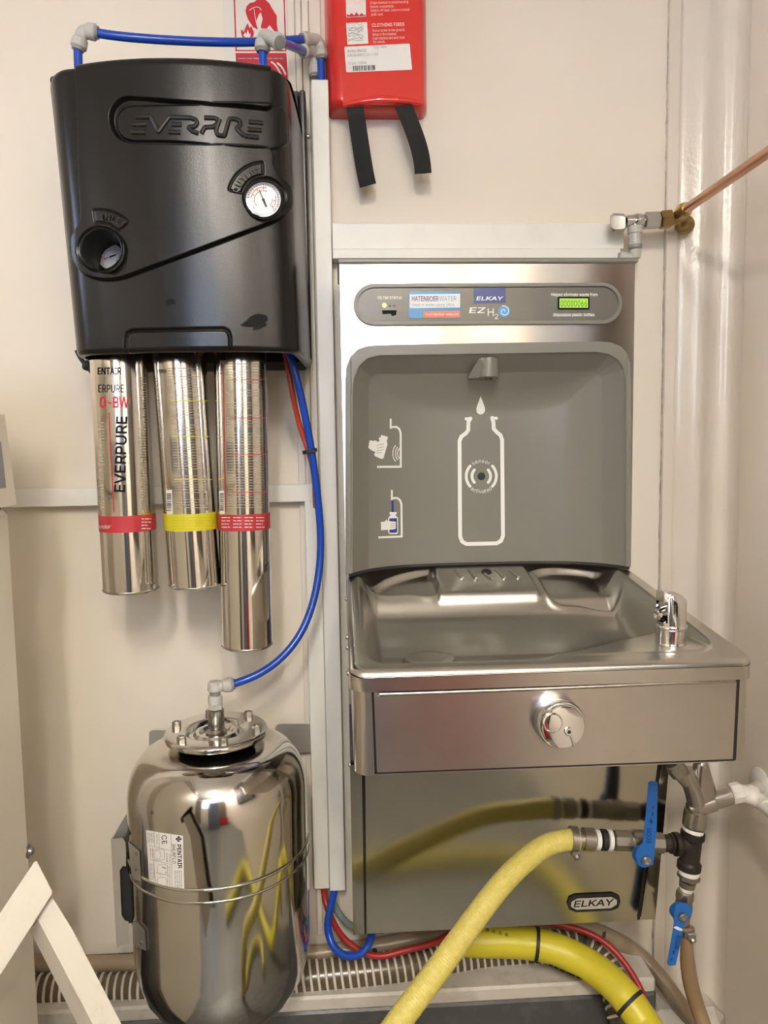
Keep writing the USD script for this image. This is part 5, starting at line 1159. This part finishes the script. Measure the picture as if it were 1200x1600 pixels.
# print on the thick hose
hq = spline([at(722, 1468, -.092), at(760, 1471, -.100), at(840, 1476, -.108), at(900, 1497, -.130), at(950, 1530, -.170)], 60)
def hose_print(p, o):
    p = np.asarray(p, float); d = rays(p); out = []
    for dd_ in d:
        t_ = ((hq-CAM) @ dd_)/(dd_ @ dd_); q_ = CAM+t_[:, None]*dd_; ds = np.linalg.norm(q_-hq, axis=1); k_ = ds.argmin()
        out.append(CAM + dd_*(t_[k_]-math.sqrt(max(.0266**2-min(ds[k_], .0264)**2, 0))/np.linalg.norm(dd_)))
    out = np.array(out); dn_ = -d/np.linalg.norm(d, axis=1)[:, None]
    return out + dn_*np.broadcast_to(o, (len(p),))[:, None]
part(tyh, 'print_marks', slab(shapely.union_all([quad((759+i*10, 1449.5+i*2.5), (764+i*10, 1450.5+i*2.5), (764+i*10, 1456+i*2.5), (759+i*10, 1455+i*2.5)) for i in range(4)]), hose_print, .0002, .0008), M('olive_print', (.30, .25, .03), .6))
part(tyh, 'lettering', slab(affinity.rotate(lines(858, 1506, 918, 1, 3, 2.2, 44), 24, origin=(858, 1506)), hose_print, .0002, .0008), ink)
dirn = lambda a, b: np.asarray(b)-np.asarray(a)
tie('black cable tie round the upper run of the thick yellow hose', at(838, 1476, -.108), dirn(at(812, 1474, -.105), at(864, 1484, -.116)), .0270)
tie('black cable tie round the lower bend of the thick yellow hose', at(985, 1568, -.205), dirn(at(970, 1551, -.190), at(1000, 1588, -.219)), .0271)
tie('black cable tie round the ribbed hose below the blue loop', at(588, 1513.5, -.0622), dirn(at(570, 1516, -.064), at(606, 1511, -.060)), .0308)
tie('black cable tie round the tan hose at the cabinet foot', at(940, 1460.5, -.0225), dirn(at(920, 1455, -.019), at(960, 1468, -.028)), sz(14, -.05))
tie('black cable tie on the ribbed hose right of the thick yellow hose top', at(910, 1486, -.052), dirn(at(895, 1482, -.047), at(925, 1495, -.062)), .0310)
hk = at(1037, 1456, -.001)
single('wall_screw', 'small dark screw in the wall right of the cabinet foot', 'screw', lathe(at(1036, 1457, -.0005), (0, -1, 0), [(.0035, 0), (.003, .0015), (0, .002)], 14), zinc)

# ================================================================== LEFT FOREGROUND
mc = thing('machine', 'cream enamelled machine casing at the left edge of the picture', 'machine', at(0, 1500, -.4))
xm_ = at(30, 1060, -.32)[0]
zt_ = at(12, 796, -.32)[2]
part(mc, 'lower_casing', rbox(xm_-.5, xm_, -.95, -.32, .001, zt_, .006), machine_m)
part(mc, 'gap_seal', rbox(xm_-.5, xm_-.008, -.95, -.325, zt_+.0005, zt_+.006, .001), black_rubber)
zc_ = at(10, 648, -.32)[2]; zu_ = at(3, 529, -.32)[2]
xc_ = at(15, 720, -.32)[0]
part(mc, 'control_housing', hull([(xc_+.006, -.32, zt_+.0065), (xc_-.003, -.32, zc_), (xc_+.006, -.85, zt_+.0065), (xc_-.003, -.85, zc_), (xm_-.5, -.32, zt_+.0065), (xm_-.5, -.32, zc_), (xm_-.5, -.85, zt_+.0065), (xm_-.5, -.85, zc_)]), machine_m)
pxs = xc_+.0016
part(mc, 'control_panel', hull([(pxs+a, y, z) for a in (-.003, .0) for y in (-.346, -.7) for z in (zt_+.03, zc_-.035)]+[(pxs+.003, y, zt_+.03) for y in (-.346, -.7)]), machine_grey)
part(mc, 'upper_casing', rbox(xm_-.5, xc_-.006, -.85, -.325, zc_+.001, zu_, .008), machine_m)
sc = at_x(44, 1330, xm_)
part(mc, 'screw', lathe(sc, (1, 0, 0), [(.0, -.001), (.0095, -.001), (.0095, .0012), (.006, .0025), (.0055, .006), (.003, .0075), (0, .0078)], 22), zinc)
af = thing('trestle', 'white painted frame of two slanting angle bars in the lower left corner', 'frame', at(70, 1600, -.5))
YA = -.56
part(af, 'bar', bevel_slab(Polygon([(54, 1346), (58, 1346), (82, 1393), (81, 1398), (0, 1524), (-40, 1586), (-70, 1523), (0, 1427)]).buffer(-2).buffer(2), plane(YA), -.006, 0, .0022, 2.2), white_paint)
part(af, 'bar', bevel_slab(Polygon([(80, 1399), (112, 1450), (190, 1600), (294, 1800), (250, 1800), (150, 1601), (59, 1437)]).buffer(-1).buffer(1), plane(YA+.010), -.006, 0, .002, 2), white_paint)
fq = [at(59.5, 1437.5, YA+.010), at(250, 1800, YA+.010)]; gq = [at(47.5, 1455, YA+.055), at(222, 1800, YA+.055)]
part(af, 'bar_flange', hull([*fq, *gq, *(p+(0.003, .004, .002) for p in fq), *(p+(.003, .002, .002) for p in gq)]), white_paint)
